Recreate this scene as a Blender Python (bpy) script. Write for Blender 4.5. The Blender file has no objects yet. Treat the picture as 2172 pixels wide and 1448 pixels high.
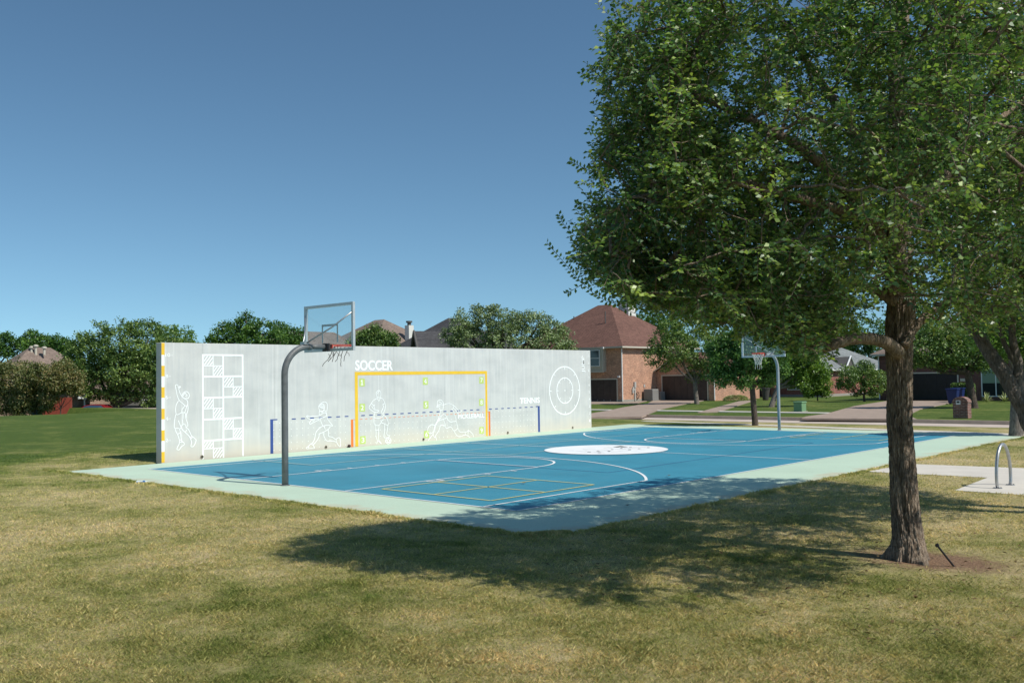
import bpy, math, random
import numpy as np
from mathutils import Vector, Matrix, noise as mnoise

rng = np.random.default_rng(7)
random.seed(7)
sc = bpy.context.scene
COL = sc.collection

# ------------------------------------------------------------------ camera
F_PX, YAW, PITCH, ROLL = 1978.38, 0.7407, 0.0394, -0.0155      # focal length in pixels of a 2172 px wide frame
CAM = np.array([-11.6713, -10.6247, 2.2308])
_f = np.array([math.cos(PITCH)*math.cos(YAW), math.cos(PITCH)*math.sin(YAW), math.sin(PITCH)])
_r = np.array([math.sin(YAW), -math.cos(YAW), 0.0]); _u = np.cross(_r, _f)
_c, _s = math.cos(ROLL), math.sin(ROLL)
RV, UV, FV = _c*_r + _s*_u, -_s*_r + _c*_u, _f
cam_data = bpy.data.cameras.new('camera')
cam_data.sensor_width = 36.0; cam_data.lens = F_PX*36.0/2172.0
cam_data.clip_start = 0.1; cam_data.clip_end = 4000
cam = bpy.data.objects.new('camera', cam_data); COL.objects.link(cam)
cam.matrix_world = Matrix(((RV[0], UV[0], -FV[0], CAM[0]), (RV[1], UV[1], -FV[1], CAM[1]),
                           (RV[2], UV[2], -FV[2], CAM[2]), (0, 0, 0, 1)))
sc.camera = cam

# ------------------------------------------------------------------ world, sun, exposure
SUN_D = np.array([0.12, -0.84, 1.0]); SUN_D /= np.linalg.norm(SUN_D)      # direction towards the sun
sun_el = math.asin(SUN_D[2]); sun_az = math.atan2(SUN_D[0], SUN_D[1])     # azimuth from +Y, clockwise
world = bpy.data.worlds.new('World'); sc.world = world; world.use_nodes = True
wn = world.node_tree.nodes; wl = world.node_tree.links
bg = wn['Background']
sky = wn.new('ShaderNodeTexSky'); sky.sky_type = 'NISHITA'; sky.sun_disc = False
sky.sun_elevation = sun_el; sky.sun_rotation = sun_az
sky.altitude = 100; sky.air_density = 1.0; sky.dust_density = 0.2; sky.ozone_density = 6.0
_tc = wn.new('ShaderNodeTexCoord'); _va = wn.new('ShaderNodeVectorMath'); _va.operation = 'MULTIPLY_ADD'
_va.inputs[1].default_value = (1, 1, 1.0); _va.inputs[2].default_value = (0, 0, 0.10)      # keeps the yellow band of the horizon haze below the skyline
wl.new(_tc.outputs['Generated'], _va.inputs[0]); wl.new(_va.outputs[0], sky.inputs[0])
_tn = wn.new('ShaderNodeMix'); _tn.data_type = 'RGBA'; _tn.blend_type = 'MULTIPLY'; _tn.inputs[0].default_value = 1.0; _tn.inputs[7].default_value = (1.34, 1.31, 1.00, 1)
_gm = wn.new('ShaderNodeGamma'); _gm.inputs[1].default_value = 1.22; wl.new(sky.outputs[0], _gm.inputs[0]); wl.new(_gm.outputs[0], _tn.inputs[6]); wl.new(_tn.outputs[2], bg.inputs[0]); bg.inputs[1].default_value = 0.070
sun_data = bpy.data.lights.new('sun', 'SUN'); sun_data.energy = 3.9; sun_data.angle = math.radians(0.53)
sun_data.color = (1.0, 0.95, 0.86)
sun = bpy.data.objects.new('sun', sun_data); COL.objects.link(sun)
sun.rotation_euler = Vector(SUN_D).to_track_quat('Z', 'Y').to_euler()
sun.location = (0, -30, 40)
sc.view_settings.view_transform = 'Standard'; sc.view_settings.look = 'None'
sc.view_settings.exposure = 0.25; sc.view_settings.gamma = 1.0
sc.render.engine = 'CYCLES'
sc.cycles.max_bounces = 8; sc.cycles.transparent_max_bounces = 16
sc.cycles.use_denoising = True

# ------------------------------------------------------------------ survey helpers (photo measurement -> place in the world)
def ray(u, v):
    return ((u-1086)/F_PX)*RV + ((724-v)/F_PX)*UV + FV
def ground(u, v, z=0.0):
    d = ray(u, v); t = (z-CAM[2])/d[2]; return (CAM+t*d)[:2]
def at(u, v, depth):
    return CAM + depth*ray(u, v)
def depth_of(x, y, z=0.0):
    return float((np.array([x, y, z])-CAM) @ FV)
def pix(P):
    d = np.asarray(P, float)-CAM; z = d@FV
    return 1086+F_PX*(d@RV)/z, 724-F_PX*(d@UV)/z
WALL_Y = 14.631
def on_wall(u, v):
    d = ray(u, v); t = (WALL_Y-CAM[1])/d[1]; q = CAM+t*d; return (q[0], q[2])

# ------------------------------------------------------------------ materials
def new_mat(name):
    m = bpy.data.materials.new(name); m.use_nodes = True
    return m, m.node_tree.nodes, m.node_tree.links, m.node_tree.nodes['Principled BSDF']
def N(nodes, t, **kw):
    n = nodes.new(t)
    for k, v in kw.items(): setattr(n, k, v)
    return n
def ramp(nodes, stops):
    r = nodes.new('ShaderNodeValToRGB'); e = r.color_ramp.elements
    while len(e) < len(stops): e.new(0.5)
    for i, (p, c) in enumerate(stops):
        e[i].position = p; e[i].color = (*c, 1) if len(c) == 3 else c
    return r
def coords(nodes, links, scale=(1, 1, 1), kind='Object'):
    tc = nodes.new('ShaderNodeTexCoord'); mp = nodes.new('ShaderNodeMapping')
    mp.inputs['Scale'].default_value = scale
    links.new(tc.outputs[kind], mp.inputs[0]); return mp
def noise_tex(nodes, links, src, scale, detail=4, rough=0.55):
    n = nodes.new('ShaderNodeTexNoise'); n.inputs['Scale'].default_value = scale
    n.inputs['Detail'].default_value = detail; n.inputs['Roughness'].default_value = rough
    links.new(src.outputs[0], n.inputs['Vector']); return n
def mixc(nodes, links, fac, a, b, mode='MIX'):
    m = nodes.new('ShaderNodeMix'); m.data_type = 'RGBA'; m.blend_type = mode
    for sock, val in ((m.inputs[0], fac), (m.inputs[6], a), (m.inputs[7], b)):
        if hasattr(val, 'links') or isinstance(val, bpy.types.NodeSocket): links.new(val, sock)
        elif isinstance(val, (int, float)): sock.default_value = val
        else: sock.default_value = (*val, 1)
    return m.outputs[2]
def simple(name, col, rough=0.6, var=0.0, vscale=8, metal=0.0, bump=0.0, bscale=60, spec=0.4, stretch=(1, 1, 1)):
    m, nd, lk, bs = new_mat(name)
    bs.inputs['Roughness'].default_value = rough; bs.inputs['Metallic'].default_value = metal
    bs.inputs['Specular IOR Level'].default_value = spec
    mp = coords(nd, lk, stretch)
    if var > 0:
        n = noise_tex(nd, lk, mp, vscale, 5)
        lo = tuple(c*(1-var) for c in col); hi = tuple(min(1, c*(1+var)) for c in col)
        r = ramp(nd, [(0.3, lo), (0.7, hi)]); lk.new(n.outputs[0], r.inputs[0]); lk.new(r.outputs[0], bs.inputs['Base Color'])
    else: bs.inputs['Base Color'].default_value = (*col, 1)
    if bump > 0:
        n2 = noise_tex(nd, lk, mp, bscale, 3); b = nd.new('ShaderNodeBump'); b.inputs['Strength'].default_value = bump
        b.inputs['Distance'].default_value = 0.02
        lk.new(n2.outputs[0], b.inputs['Height']); lk.new(b.outputs[0], bs.inputs['Normal'])
    return m

def turf_color(nd, lk, geo_pos):
    """colour of the turf as a function of place: tan, sun-dried grass with green patches, greener far left and over the street"""
    n1 = noise_tex(nd, lk, geo_pos, 0.42, 6, 0.62); n2 = noise_tex(nd, lk, geo_pos, 2.3, 5, 0.65)
    n3 = noise_tex(nd, lk, geo_pos, 0.11, 3, 0.5)
    a = nd.new('ShaderNodeMath'); a.operation = 'MULTIPLY_ADD'; lk.new(n2.outputs[0], a.inputs[0]); a.inputs[1].default_value = 0.55
    lk.new(n1.outputs[0], a.inputs[2])
    c = nd.new('ShaderNodeMath'); c.operation = 'MULTIPLY_ADD'; lk.new(n3.outputs[0], c.inputs[0]); c.inputs[1].default_value = 0.5
    lk.new(a.outputs[0], c.inputs[2])                         # about 1.02 in the middle
    sep = nd.new('ShaderNodeSeparateXYZ'); lk.new(geo_pos.outputs[0], sep.inputs[0])
    # greener behind the wall line and beyond the street
    m1 = nd.new('ShaderNodeMapRange'); lk.new(sep.outputs[1], m1.inputs[0]); m1.inputs[1].default_value = 9; m1.inputs[2].default_value = 26
    m1.inputs[3].default_value = 0; m1.inputs[4].default_value = 0.42
    m2 = nd.new('ShaderNodeMapRange'); lk.new(sep.outputs[0], m2.inputs[0]); m2.inputs[1].default_value = 26; m2.inputs[2].default_value = 34
    m2.inputs[3].default_value = 0; m2.inputs[4].default_value = 0.40
    mx = nd.new('ShaderNodeMath'); mx.operation = 'MAXIMUM'; lk.new(m1.outputs[0], mx.inputs[0]); lk.new(m2.outputs[0], mx.inputs[1])
    s = nd.new('ShaderNodeMath'); s.operation = 'SUBTRACT'; lk.new(c.outputs[0], s.inputs[0]); lk.new(mx.outputs[0], s.inputs[1])
    mr = nd.new('ShaderNodeMapRange'); lk.new(s.outputs[0], mr.inputs[0]); mr.inputs[1].default_value = 0.60; mr.inputs[2].default_value = 1.22
    r = ramp(nd, [(0.0, (0.090, 0.145, 0.030)), (0.24, (0.160, 0.205, 0.050)), (0.44, (0.285, 0.285, 0.100)), (0.66, (0.435, 0.385, 0.175)), (1.0, (0.60, 0.49, 0.28))])
    lk.new(mr.outputs[0], r.inputs[0]); return r.outputs[0]

def make_ground_mat():
    m, nd, lk, bs = new_mat('turf_ground')
    mp = coords(nd, lk)
    col = turf_color(nd, lk, mp)
    fine = noise_tex(nd, lk, mp, 26, 6, 0.8); r = ramp(nd, [(0.3, (0.35, 0.35, 0.35)), (0.72, (1.25, 1.25, 1.25))]); lk.new(fine.outputs[0], r.inputs[0])
    mpf = coords(nd, lk, (1, 1, 1)); mid = noise_tex(nd, lk, mpf, 4.0, 8, 0.85); r2 = ramp(nd, [(0.32, (0.55, 0.58, 0.55)), (0.68, (1.38, 1.33, 1.3))]); lk.new(mid.outputs[0], r2.inputs[0])
    c2 = mixc(nd, lk, 0.8, col, r.outputs[0], 'MULTIPLY'); c3 = mixc(nd, lk, 0.9, c2, r2.outputs[0], 'MULTIPLY')
    # worn soil ring round the big trunk
    sep = nd.new('ShaderNodeVectorMath'); sep.operation = 'SUBTRACT'; lk.new(mp.outputs[0], sep.inputs[0]); sep.inputs[1].default_value = (-0.10, -6.72, 0)
    sc_ = nd.new('ShaderNodeVectorMath'); sc_.operation = 'MULTIPLY'; lk.new(sep.outputs[0], sc_.inputs[0]); sc_.inputs[1].default_value = (1.15, 0.80, 1)
    ln = nd.new('ShaderNodeVectorMath'); ln.operation = 'LENGTH'; lk.new(sc_.outputs[0], ln.inputs[0])
    ad = nd.new('ShaderNodeMath'); ad.operation = 'MULTIPLY_ADD'; lk.new(mid.outputs[0], ad.inputs[0]); ad.inputs[1].default_value = 1.5; lk.new(ln.outputs['Value'], ad.inputs[2])
    soil = nd.new('ShaderNodeMapRange'); lk.new(ad.outputs[0], soil.inputs[0]); soil.inputs[1].default_value = 1.20; soil.inputs[2].default_value = 1.62
    soil.inputs[3].default_value = 1; soil.inputs[4].default_value = 0
    sr = ramp(nd, [(0.3, (0.10, 0.058, 0.036)), (0.5, (0.25, 0.155, 0.10)), (0.72, (0.46, 0.32, 0.21))]); lk.new(fine.outputs[0], sr.inputs[0])
    c4 = mixc(nd, lk, soil.outputs[0], c3, sr.outputs[0])
    lk.new(c4, bs.inputs['Base Color']); bs.inputs['Roughness'].default_value = 0.95; bs.inputs['Specular IOR Level'].default_value = 0.15
    b = nd.new('ShaderNodeBump'); b.inputs['Strength'].default_value = 0.9; b.inputs['Distance'].default_value = 0.04
    lk.new(fine.outputs[0], b.inputs['Height']); lk.new(b.outputs[0], bs.inputs['Normal'])
    return m
def make_blade_mat():
    m, nd, lk, bs = new_mat('grass_blades')
    mp = coords(nd, lk)
    col = turf_color(nd, lk, mp)
    at_ = nd.new('ShaderNodeAttribute'); at_.attribute_name = 'rnd'
    r = ramp(nd, [(0.0, (0.70, 0.95, 0.55)), (0.35, (1.25, 1.40, 1.1)), (0.7, (1.68, 1.64, 1.50)), (1.0, (2.0, 1.95, 1.8))])
    lk.new(at_.outputs['Fac'], r.inputs[0])
    c = mixc(nd, lk, 1.0, col, r.outputs[0], 'MULTIPLY')
    lk.new(c, bs.inputs['Base Color']); bs.inputs['Roughness'].default_value = 0.6; bs.inputs['Specular IOR Level'].default_value = 0.25
    tr = nd.new('ShaderNodeBsdfTranslucent'); lk.new(c, tr.inputs[0])
    mx = nd.new('ShaderNodeMixShader'); mx.inputs[0].default_value = 0.25
    lk.new(bs.outputs[0], mx.inputs[1]); lk.new(tr.outputs[0], mx.inputs[2]); lk.new(mx.outputs[0], nd['Material Output'].inputs[0])
    return m
def leaf_mat(name, dark, mid, light, rough=0.4, trans=0.3, cs=1.1, spec=0.5):
    m, nd, lk, bs = new_mat(name)
    a = nd.new('ShaderNodeAttribute'); a.attribute_name = 'rnd'
    mp = coords(nd, lk); n = noise_tex(nd, lk, mp, cs, 3, 0.6)
    ad = nd.new('ShaderNodeMath'); ad.operation = 'MULTIPLY_ADD'; lk.new(n.outputs[0], ad.inputs[0]); ad.inputs[1].default_value = 1.1; 
    sb = nd.new('ShaderNodeMath'); sb.operation = 'MULTIPLY_ADD'; lk.new(a.outputs['Fac'], sb.inputs[0]); sb.inputs[1].default_value = 0.62; sb.inputs[2].default_value = -0.36
    lk.new(sb.outputs[0], ad.inputs[2])
    r = ramp(nd, [(0.15, dark), (0.5, mid), (0.85, light)]); lk.new(ad.outputs[0], r.inputs[0])
    lk.new(r.outputs[0], bs.inputs['Base Color']); bs.inputs['Roughness'].default_value = rough; bs.inputs['Specular IOR Level'].default_value = spec
    tr = nd.new('ShaderNodeBsdfTranslucent')
    tc = mixc(nd, lk, 1.0, r.outputs[0], (1.4, 1.55, 0.7), 'MULTIPLY'); lk.new(tc, tr.inputs[0])
    mx = nd.new('ShaderNodeMixShader'); mx.inputs[0].default_value = trans
    lk.new(bs.outputs[0], mx.inputs[1]); lk.new(tr.outputs[0], mx.inputs[2]); lk.new(mx.outputs[0], nd['Material Output'].inputs[0])
    return m
def bark_mat(name, c1, c2, c3):
    m, nd, lk, bs = new_mat(name)
    mp = coords(nd, lk, (26, 26, 5.0)); n = noise_tex(nd, lk, mp, 1.6, 8, 0.7)
    r = ramp(nd, [(0.32, c1), (0.52, c2), (0.72, c3)]); lk.new(n.outputs[0], r.inputs[0])
    mp2 = coords(nd, lk, (1, 1, 1)); n2 = noise_tex(nd, lk, mp2, 3.5, 4, 0.6); r2 = ramp(nd, [(0.35, (0.72, 0.72, 0.75)), (0.7, (1.15, 1.1, 1.05))]); lk.new(n2.outputs[0], r2.inputs[0])
    c = mixc(nd, lk, 1.0, r.outputs[0], r2.outputs[0], 'MULTIPLY'); lk.new(c, bs.inputs['Base Color'])
    bs.inputs['Roughness'].default_value = 0.9; bs.inputs['Specular IOR Level'].default_value = 0.2
    b = nd.new('ShaderNodeBump'); b.inputs['Strength'].default_value = 1.0; b.inputs['Distance'].default_value = 0.05
    lk.new(n.outputs[0], b.inputs['Height']); lk.new(b.outputs[0], bs.inputs['Normal']); return m
def brick_mat(name, c1, c2, mortar, scale=1.0):
    m, nd, lk, bs = new_mat(name)
    tc = nd.new('ShaderNodeTexCoord'); sx = nd.new('ShaderNodeSeparateXYZ'); lk.new(tc.outputs['Object'], sx.inputs[0])
    ad = nd.new('ShaderNodeMath'); lk.new(sx.outputs[0], ad.inputs[0]); lk.new(sx.outputs[1], ad.inputs[1])
    cb = nd.new('ShaderNodeCombineXYZ'); lk.new(ad.outputs[0], cb.inputs[0]); lk.new(sx.outputs[2], cb.inputs[1])
    bt = nd.new('ShaderNodeTexBrick'); lk.new(cb.outputs[0], bt.inputs['Vector'])
    bt.inputs['Color1'].default_value = (*c1, 1); bt.inputs['Color2'].default_value = (*c2, 1); bt.inputs['Mortar'].default_value = (*mortar, 1)
    bt.inputs['Scale'].default_value = 1.0; bt.inputs['Brick Width'].default_value = 0.21*scale; bt.inputs['Row Height'].default_value = 0.075*scale
    bt.inputs['Mortar Size'].default_value = 0.009*scale; bt.inputs['Bias'].default_value = -0.1
    mp = coords(nd, lk); n = noise_tex(nd, lk, mp, 1.4, 6, 0.65); r = ramp(nd, [(0.3, (0.75, 0.75, 0.76)), (0.7, (1.2, 1.16, 1.12))]); lk.new(n.outputs[0], r.inputs[0])
    n4 = noise_tex(nd, lk, mp, 9, 2, 0.5); r4 = ramp(nd, [(0.35, (0.72, 0.7, 0.7)), (0.65, (1.25, 1.25, 1.25))]); lk.new(n4.outputs[0], r4.inputs[0])
    c = mixc(nd, lk, 1.0, bt.outputs[0], r.outputs[0], 'MULTIPLY'); c = mixc(nd, lk, 0.7, c, r4.outputs[0], 'MULTIPLY')
    lk.new(c, bs.inputs['Base Color']); bs.inputs['Roughness'].default_value = 0.9
    b = nd.new('ShaderNodeBump'); b.inputs['Strength'].default_value = 0.5; b.inputs['Distance'].default_value = 0.01; b.invert = True
    lk.new(bt.outputs[1], b.inputs['Height']); lk.new(b.outputs[0], bs.inputs['Normal']); return m
def shingle_mat(name, c1, c2):
    m, nd, lk, bs = new_mat(name)
    tc = nd.new('ShaderNodeTexCoord'); sx = nd.new('ShaderNodeSeparateXYZ'); lk.new(tc.outputs['Object'], sx.inputs[0])
    ad = nd.new('ShaderNodeMath'); lk.new(sx.outputs[0], ad.inputs[0]); lk.new(sx.outputs[1], ad.inputs[1])
    cb = nd.new('ShaderNodeCombineXYZ'); lk.new(ad.outputs[0], cb.inputs[0]); lk.new(sx.outputs[2], cb.inputs[1])
    bt = nd.new('ShaderNodeTexBrick'); lk.new(cb.outputs[0], bt.inputs['Vector'])
    bt.inputs['Color1'].default_value = (*c1, 1); bt.inputs['Color2'].default_value = (*c2, 1); bt.inputs['Mortar'].default_value = (*[x*0.45 for x in c1], 1)
    bt.inputs['Scale'].default_value = 1.0; bt.inputs['Brick Width'].default_value = 0.33; bt.inputs['Row Height'].default_value = 0.10
    bt.inputs['Mortar Size'].default_value = 0.008
    mp = coords(nd, lk); n = noise_tex(nd, lk, mp, 0.8, 6, 0.7); r = ramp(nd, [(0.3, (0.8, 0.8, 0.8)), (0.7, (1.18, 1.16, 1.14))]); lk.new(n.outputs[0], r.inputs[0])
    n4 = noise_tex(nd, lk, mp, 6, 3, 0.6); r4 = ramp(nd, [(0.35, (0.7, 0.7, 0.7)), (0.65, (1.3, 1.3, 1.3))]); lk.new(n4.outputs[0], r4.inputs[0])
    c = mixc(nd, lk, 1.0, bt.outputs[0], r.outputs[0], 'MULTIPLY'); c = mixc(nd, lk, 0.6, c, r4.outputs[0], 'MULTIPLY')
    lk.new(c, bs.inputs['Base Color']); bs.inputs['Roughness'].default_value = 0.95; bs.inputs['Specular IOR Level'].default_value = 0.2
    return m
def concrete_wall_mat():
    m, nd, lk, bs = new_mat('cast_concrete')
    mp = coords(nd, lk, (1, 1, 1))
    mps = coords(nd, lk, (7, 7, 0.55)); st = noise_tex(nd, lk, mps, 1.3, 7, 0.65)
    mpc = coords(nd, lk, (0.8, 0.8, 1.5)); cl = noise_tex(nd, lk, mpc, 1.1, 7, 0.62)
    rs = ramp(nd, [(0.28, (0.535, 0.545, 0.53)), (0.5, (0.580, 0.58, 0.555)), (0.72, (0.630, 0.625, 0.59))]); lk.new(st.outputs[0], rs.inputs[0])
    rc = ramp(nd, [(0.28, (0.84, 0.85, 0.85)), (0.5, (0.96, 0.96, 0.96)), (0.72, (1.04, 1.04, 1.03))]); lk.new(cl.outputs[0], rc.inputs[0])
    c = mixc(nd, lk, 1.0, rs.outputs[0], rc.outputs[0], 'MULTIPLY')
    # white drip marks from the top
    mpd = coords(nd, lk, (11, 11, 0.16)); dr = noise_tex(nd, lk, mpd, 1.0, 3, 0.5); rd = ramp(nd, [(0.60, (0, 0, 0)), (0.68, (1, 1, 1))]); lk.new(dr.outputs[0], rd.inputs[0])
    df = nd.new('ShaderNodeMath'); df.operation = 'MULTIPLY'; lk.new(rd.outputs[0], df.inputs[0]); df.inputs[1].default_value = 0.25
    c = mixc(nd, lk, df.outputs[0], c, (0.82, 0.81, 0.78))
    # board joints / cold joint seams
    sx = nd.new('ShaderNodeSeparateXYZ'); lk.new(mp.outputs[0], sx.inputs[0])
    md = nd.new('ShaderNodeMath'); md.operation = 'PINGPONG'; lk.new(sx.outputs[0], md.inputs[0]); md.inputs[1].default_value = 1.22
    jl = ramp(nd, [(0.0, (0.66, 0.66, 0.66)), (0.016, (1, 1, 1))]); lk.new(md.outputs[0], jl.inputs[0]); c = mixc(nd, lk, 0.6, c, jl.outputs[0], 'MULTIPLY')
    # tan soil staining along the foot
    zz = nd.new('ShaderNodeMath'); zz.operation = 'MULTIPLY_ADD'; lk.new(cl.outputs[0], zz.inputs[0]); zz.inputs[1].default_value = -0.9; lk.new(sx.outputs[2], zz.inputs[2])
    mr = nd.new('ShaderNodeMapRange'); lk.new(zz.outputs[0], mr.inputs[0]); mr.inputs[1].default_value = -0.42; mr.inputs[2].default_value = 0.12; mr.inputs[3].default_value = 0.75; mr.inputs[4].default_value = 0
    c = mixc(nd, lk, mr.outputs[0], c, (0.60, 0.54, 0.45))
    lk.new(c, bs.inputs['Base Color']); bs.inputs['Roughness'].default_value = 0.85; bs.inputs['Specular IOR Level'].default_value = 0.3
    n = noise_tex(nd, lk, mp, 40, 4); b = nd.new('ShaderNodeBump'); b.inputs['Strength'].default_value = 0.25; b.inputs['Distance'].default_value = 0.01
    lk.new(n.outputs[0], b.inputs['Height']); lk.new(b.outputs[0], bs.inputs['Normal']); return m
def court_mat(name, col, var=0.09, dirt=(0.55, 0.5, 0.4), dirt_amt=0.12, rough=0.7):
    m, nd, lk, bs = new_mat(name)
    mp = coords(nd, lk); n = noise_tex(nd, lk, mp, 0.55, 7, 0.62); n2 = noise_tex(nd, lk, mp, 38, 3, 0.6)
    r = ramp(nd, [(0.3, tuple(c*(1-var) for c in col)), (0.7, tuple(c*(1+var) for c in col))]); lk.new(n.outputs[0], r.inputs[0])
    r2 = ramp(nd, [(0.3, (0.9, 0.9, 0.9)), (0.7, (1.1, 1.1, 1.1))]); lk.new(n2.outputs[0], r2.inputs[0])
    c = mixc(nd, lk, 1.0, r.outputs[0], r2.outputs[0], 'MULTIPLY')
    n3 = noise_tex(nd, lk, mp, 1.7, 8, 0.75); r3 = ramp(nd, [(0.52, (0, 0, 0)), (0.85, (1, 1, 1))]); lk.new(n3.outputs[0], r3.inputs[0])
    d = nd.new('ShaderNodeMath'); d.operation = 'MULTIPLY'; lk.new(r3.outputs[0], d.inputs[0]); d.inputs[1].default_value = dirt_amt*3
    c = mixc(nd, lk, d.outputs[0], c, dirt)
    lk.new(c, bs.inputs['Base Color']); bs.inputs['Roughness'].default_value = rough; bs.inputs['Specular IOR Level'].default_value = 0.25
    b = nd.new('ShaderNodeBump'); b.inputs['Strength'].default_value = 0.15; b.inputs['Distance'].default_value = 0.004
    lk.new(n2.outputs[0], b.inputs['Height']); lk.new(b.outputs[0], bs.inputs['Normal']); return m
def rim_stain(m):
    nd, lk, bs = m.node_tree.nodes, m.node_tree.links, m.node_tree.nodes['Principled BSDF']
    old = bs.inputs['Base Color'].links[0].from_socket; mp = coords(nd, lk); sx = nd.new('ShaderNodeSeparateXYZ'); lk.new(mp.outputs[0], sx.inputs[0])
    def m_(op, a, b):
        n = nd.new('ShaderNodeMath'); n.operation = op
        for k, v in ((0, a), (1, b)):
            if isinstance(v, (int, float)): n.inputs[k].default_value = v
            else: lk.new(v, n.inputs[k])
        return n.outputs[0]
    d = m_('MINIMUM', m_('ADD', sx.outputs[0], 1.72), m_('ADD', sx.outputs[1], 2.15))
    n1 = noise_tex(nd, lk, mp, 1.3, 6, 0.7)
    q = nd.new('ShaderNodeMapRange'); lk.new(m_('SUBTRACT', d, m_('MULTIPLY', m_('SUBTRACT', n1.outputs[0], 0.40), 2.2)), q.inputs[0]); q.inputs[1].default_value = -0.05; q.inputs[2].default_value = 0.30; q.inputs[3].default_value = 0.62; q.inputs[4].default_value = 0.0
    c = mixc(nd, lk, q.outputs[0], old, (0.50, 0.43, 0.30)); lk.new(c, bs.inputs['Base Color'])
    return m
def glass_mat(name, tint=(0.75, 0.85, 0.86), alpha=0.25, rough=0.03):
    m, nd, lk, bs = new_mat(name)
    bs.inputs['Base Color'].default_value = (*tint, 1); bs.inputs['Roughness'].default_value = rough; bs.inputs['Specular IOR Level'].default_value = 0.6
    tr = nd.new('ShaderNodeBsdfTransparent'); tr.inputs[0].default_value = (0.92, 0.95, 0.95, 1)
    gl = nd.new('ShaderNodeBsdfGlossy'); gl.inputs['Roughness'].default_value = rough
    df = nd.new('ShaderNodeBsdfDiffuse'); df.inputs[0].default_value = (0.6, 0.65, 0.66, 1)
    m1 = nd.new('ShaderNodeMixShader'); m1.inputs[0].default_value = alpha; lk.new(tr.outputs[0], m1.inputs[1]); lk.new(df.outputs[0], m1.inputs[2])
    m2 = nd.new('ShaderNodeMixShader'); m2.inputs[0].default_value = 0.05; lk.new(m1.outputs[0], m2.inputs[1]); lk.new(gl.outputs[0], m2.inputs[2])
    lk.new(m2.outputs[0], nd['Material Output'].inputs[0]); return m

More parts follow.
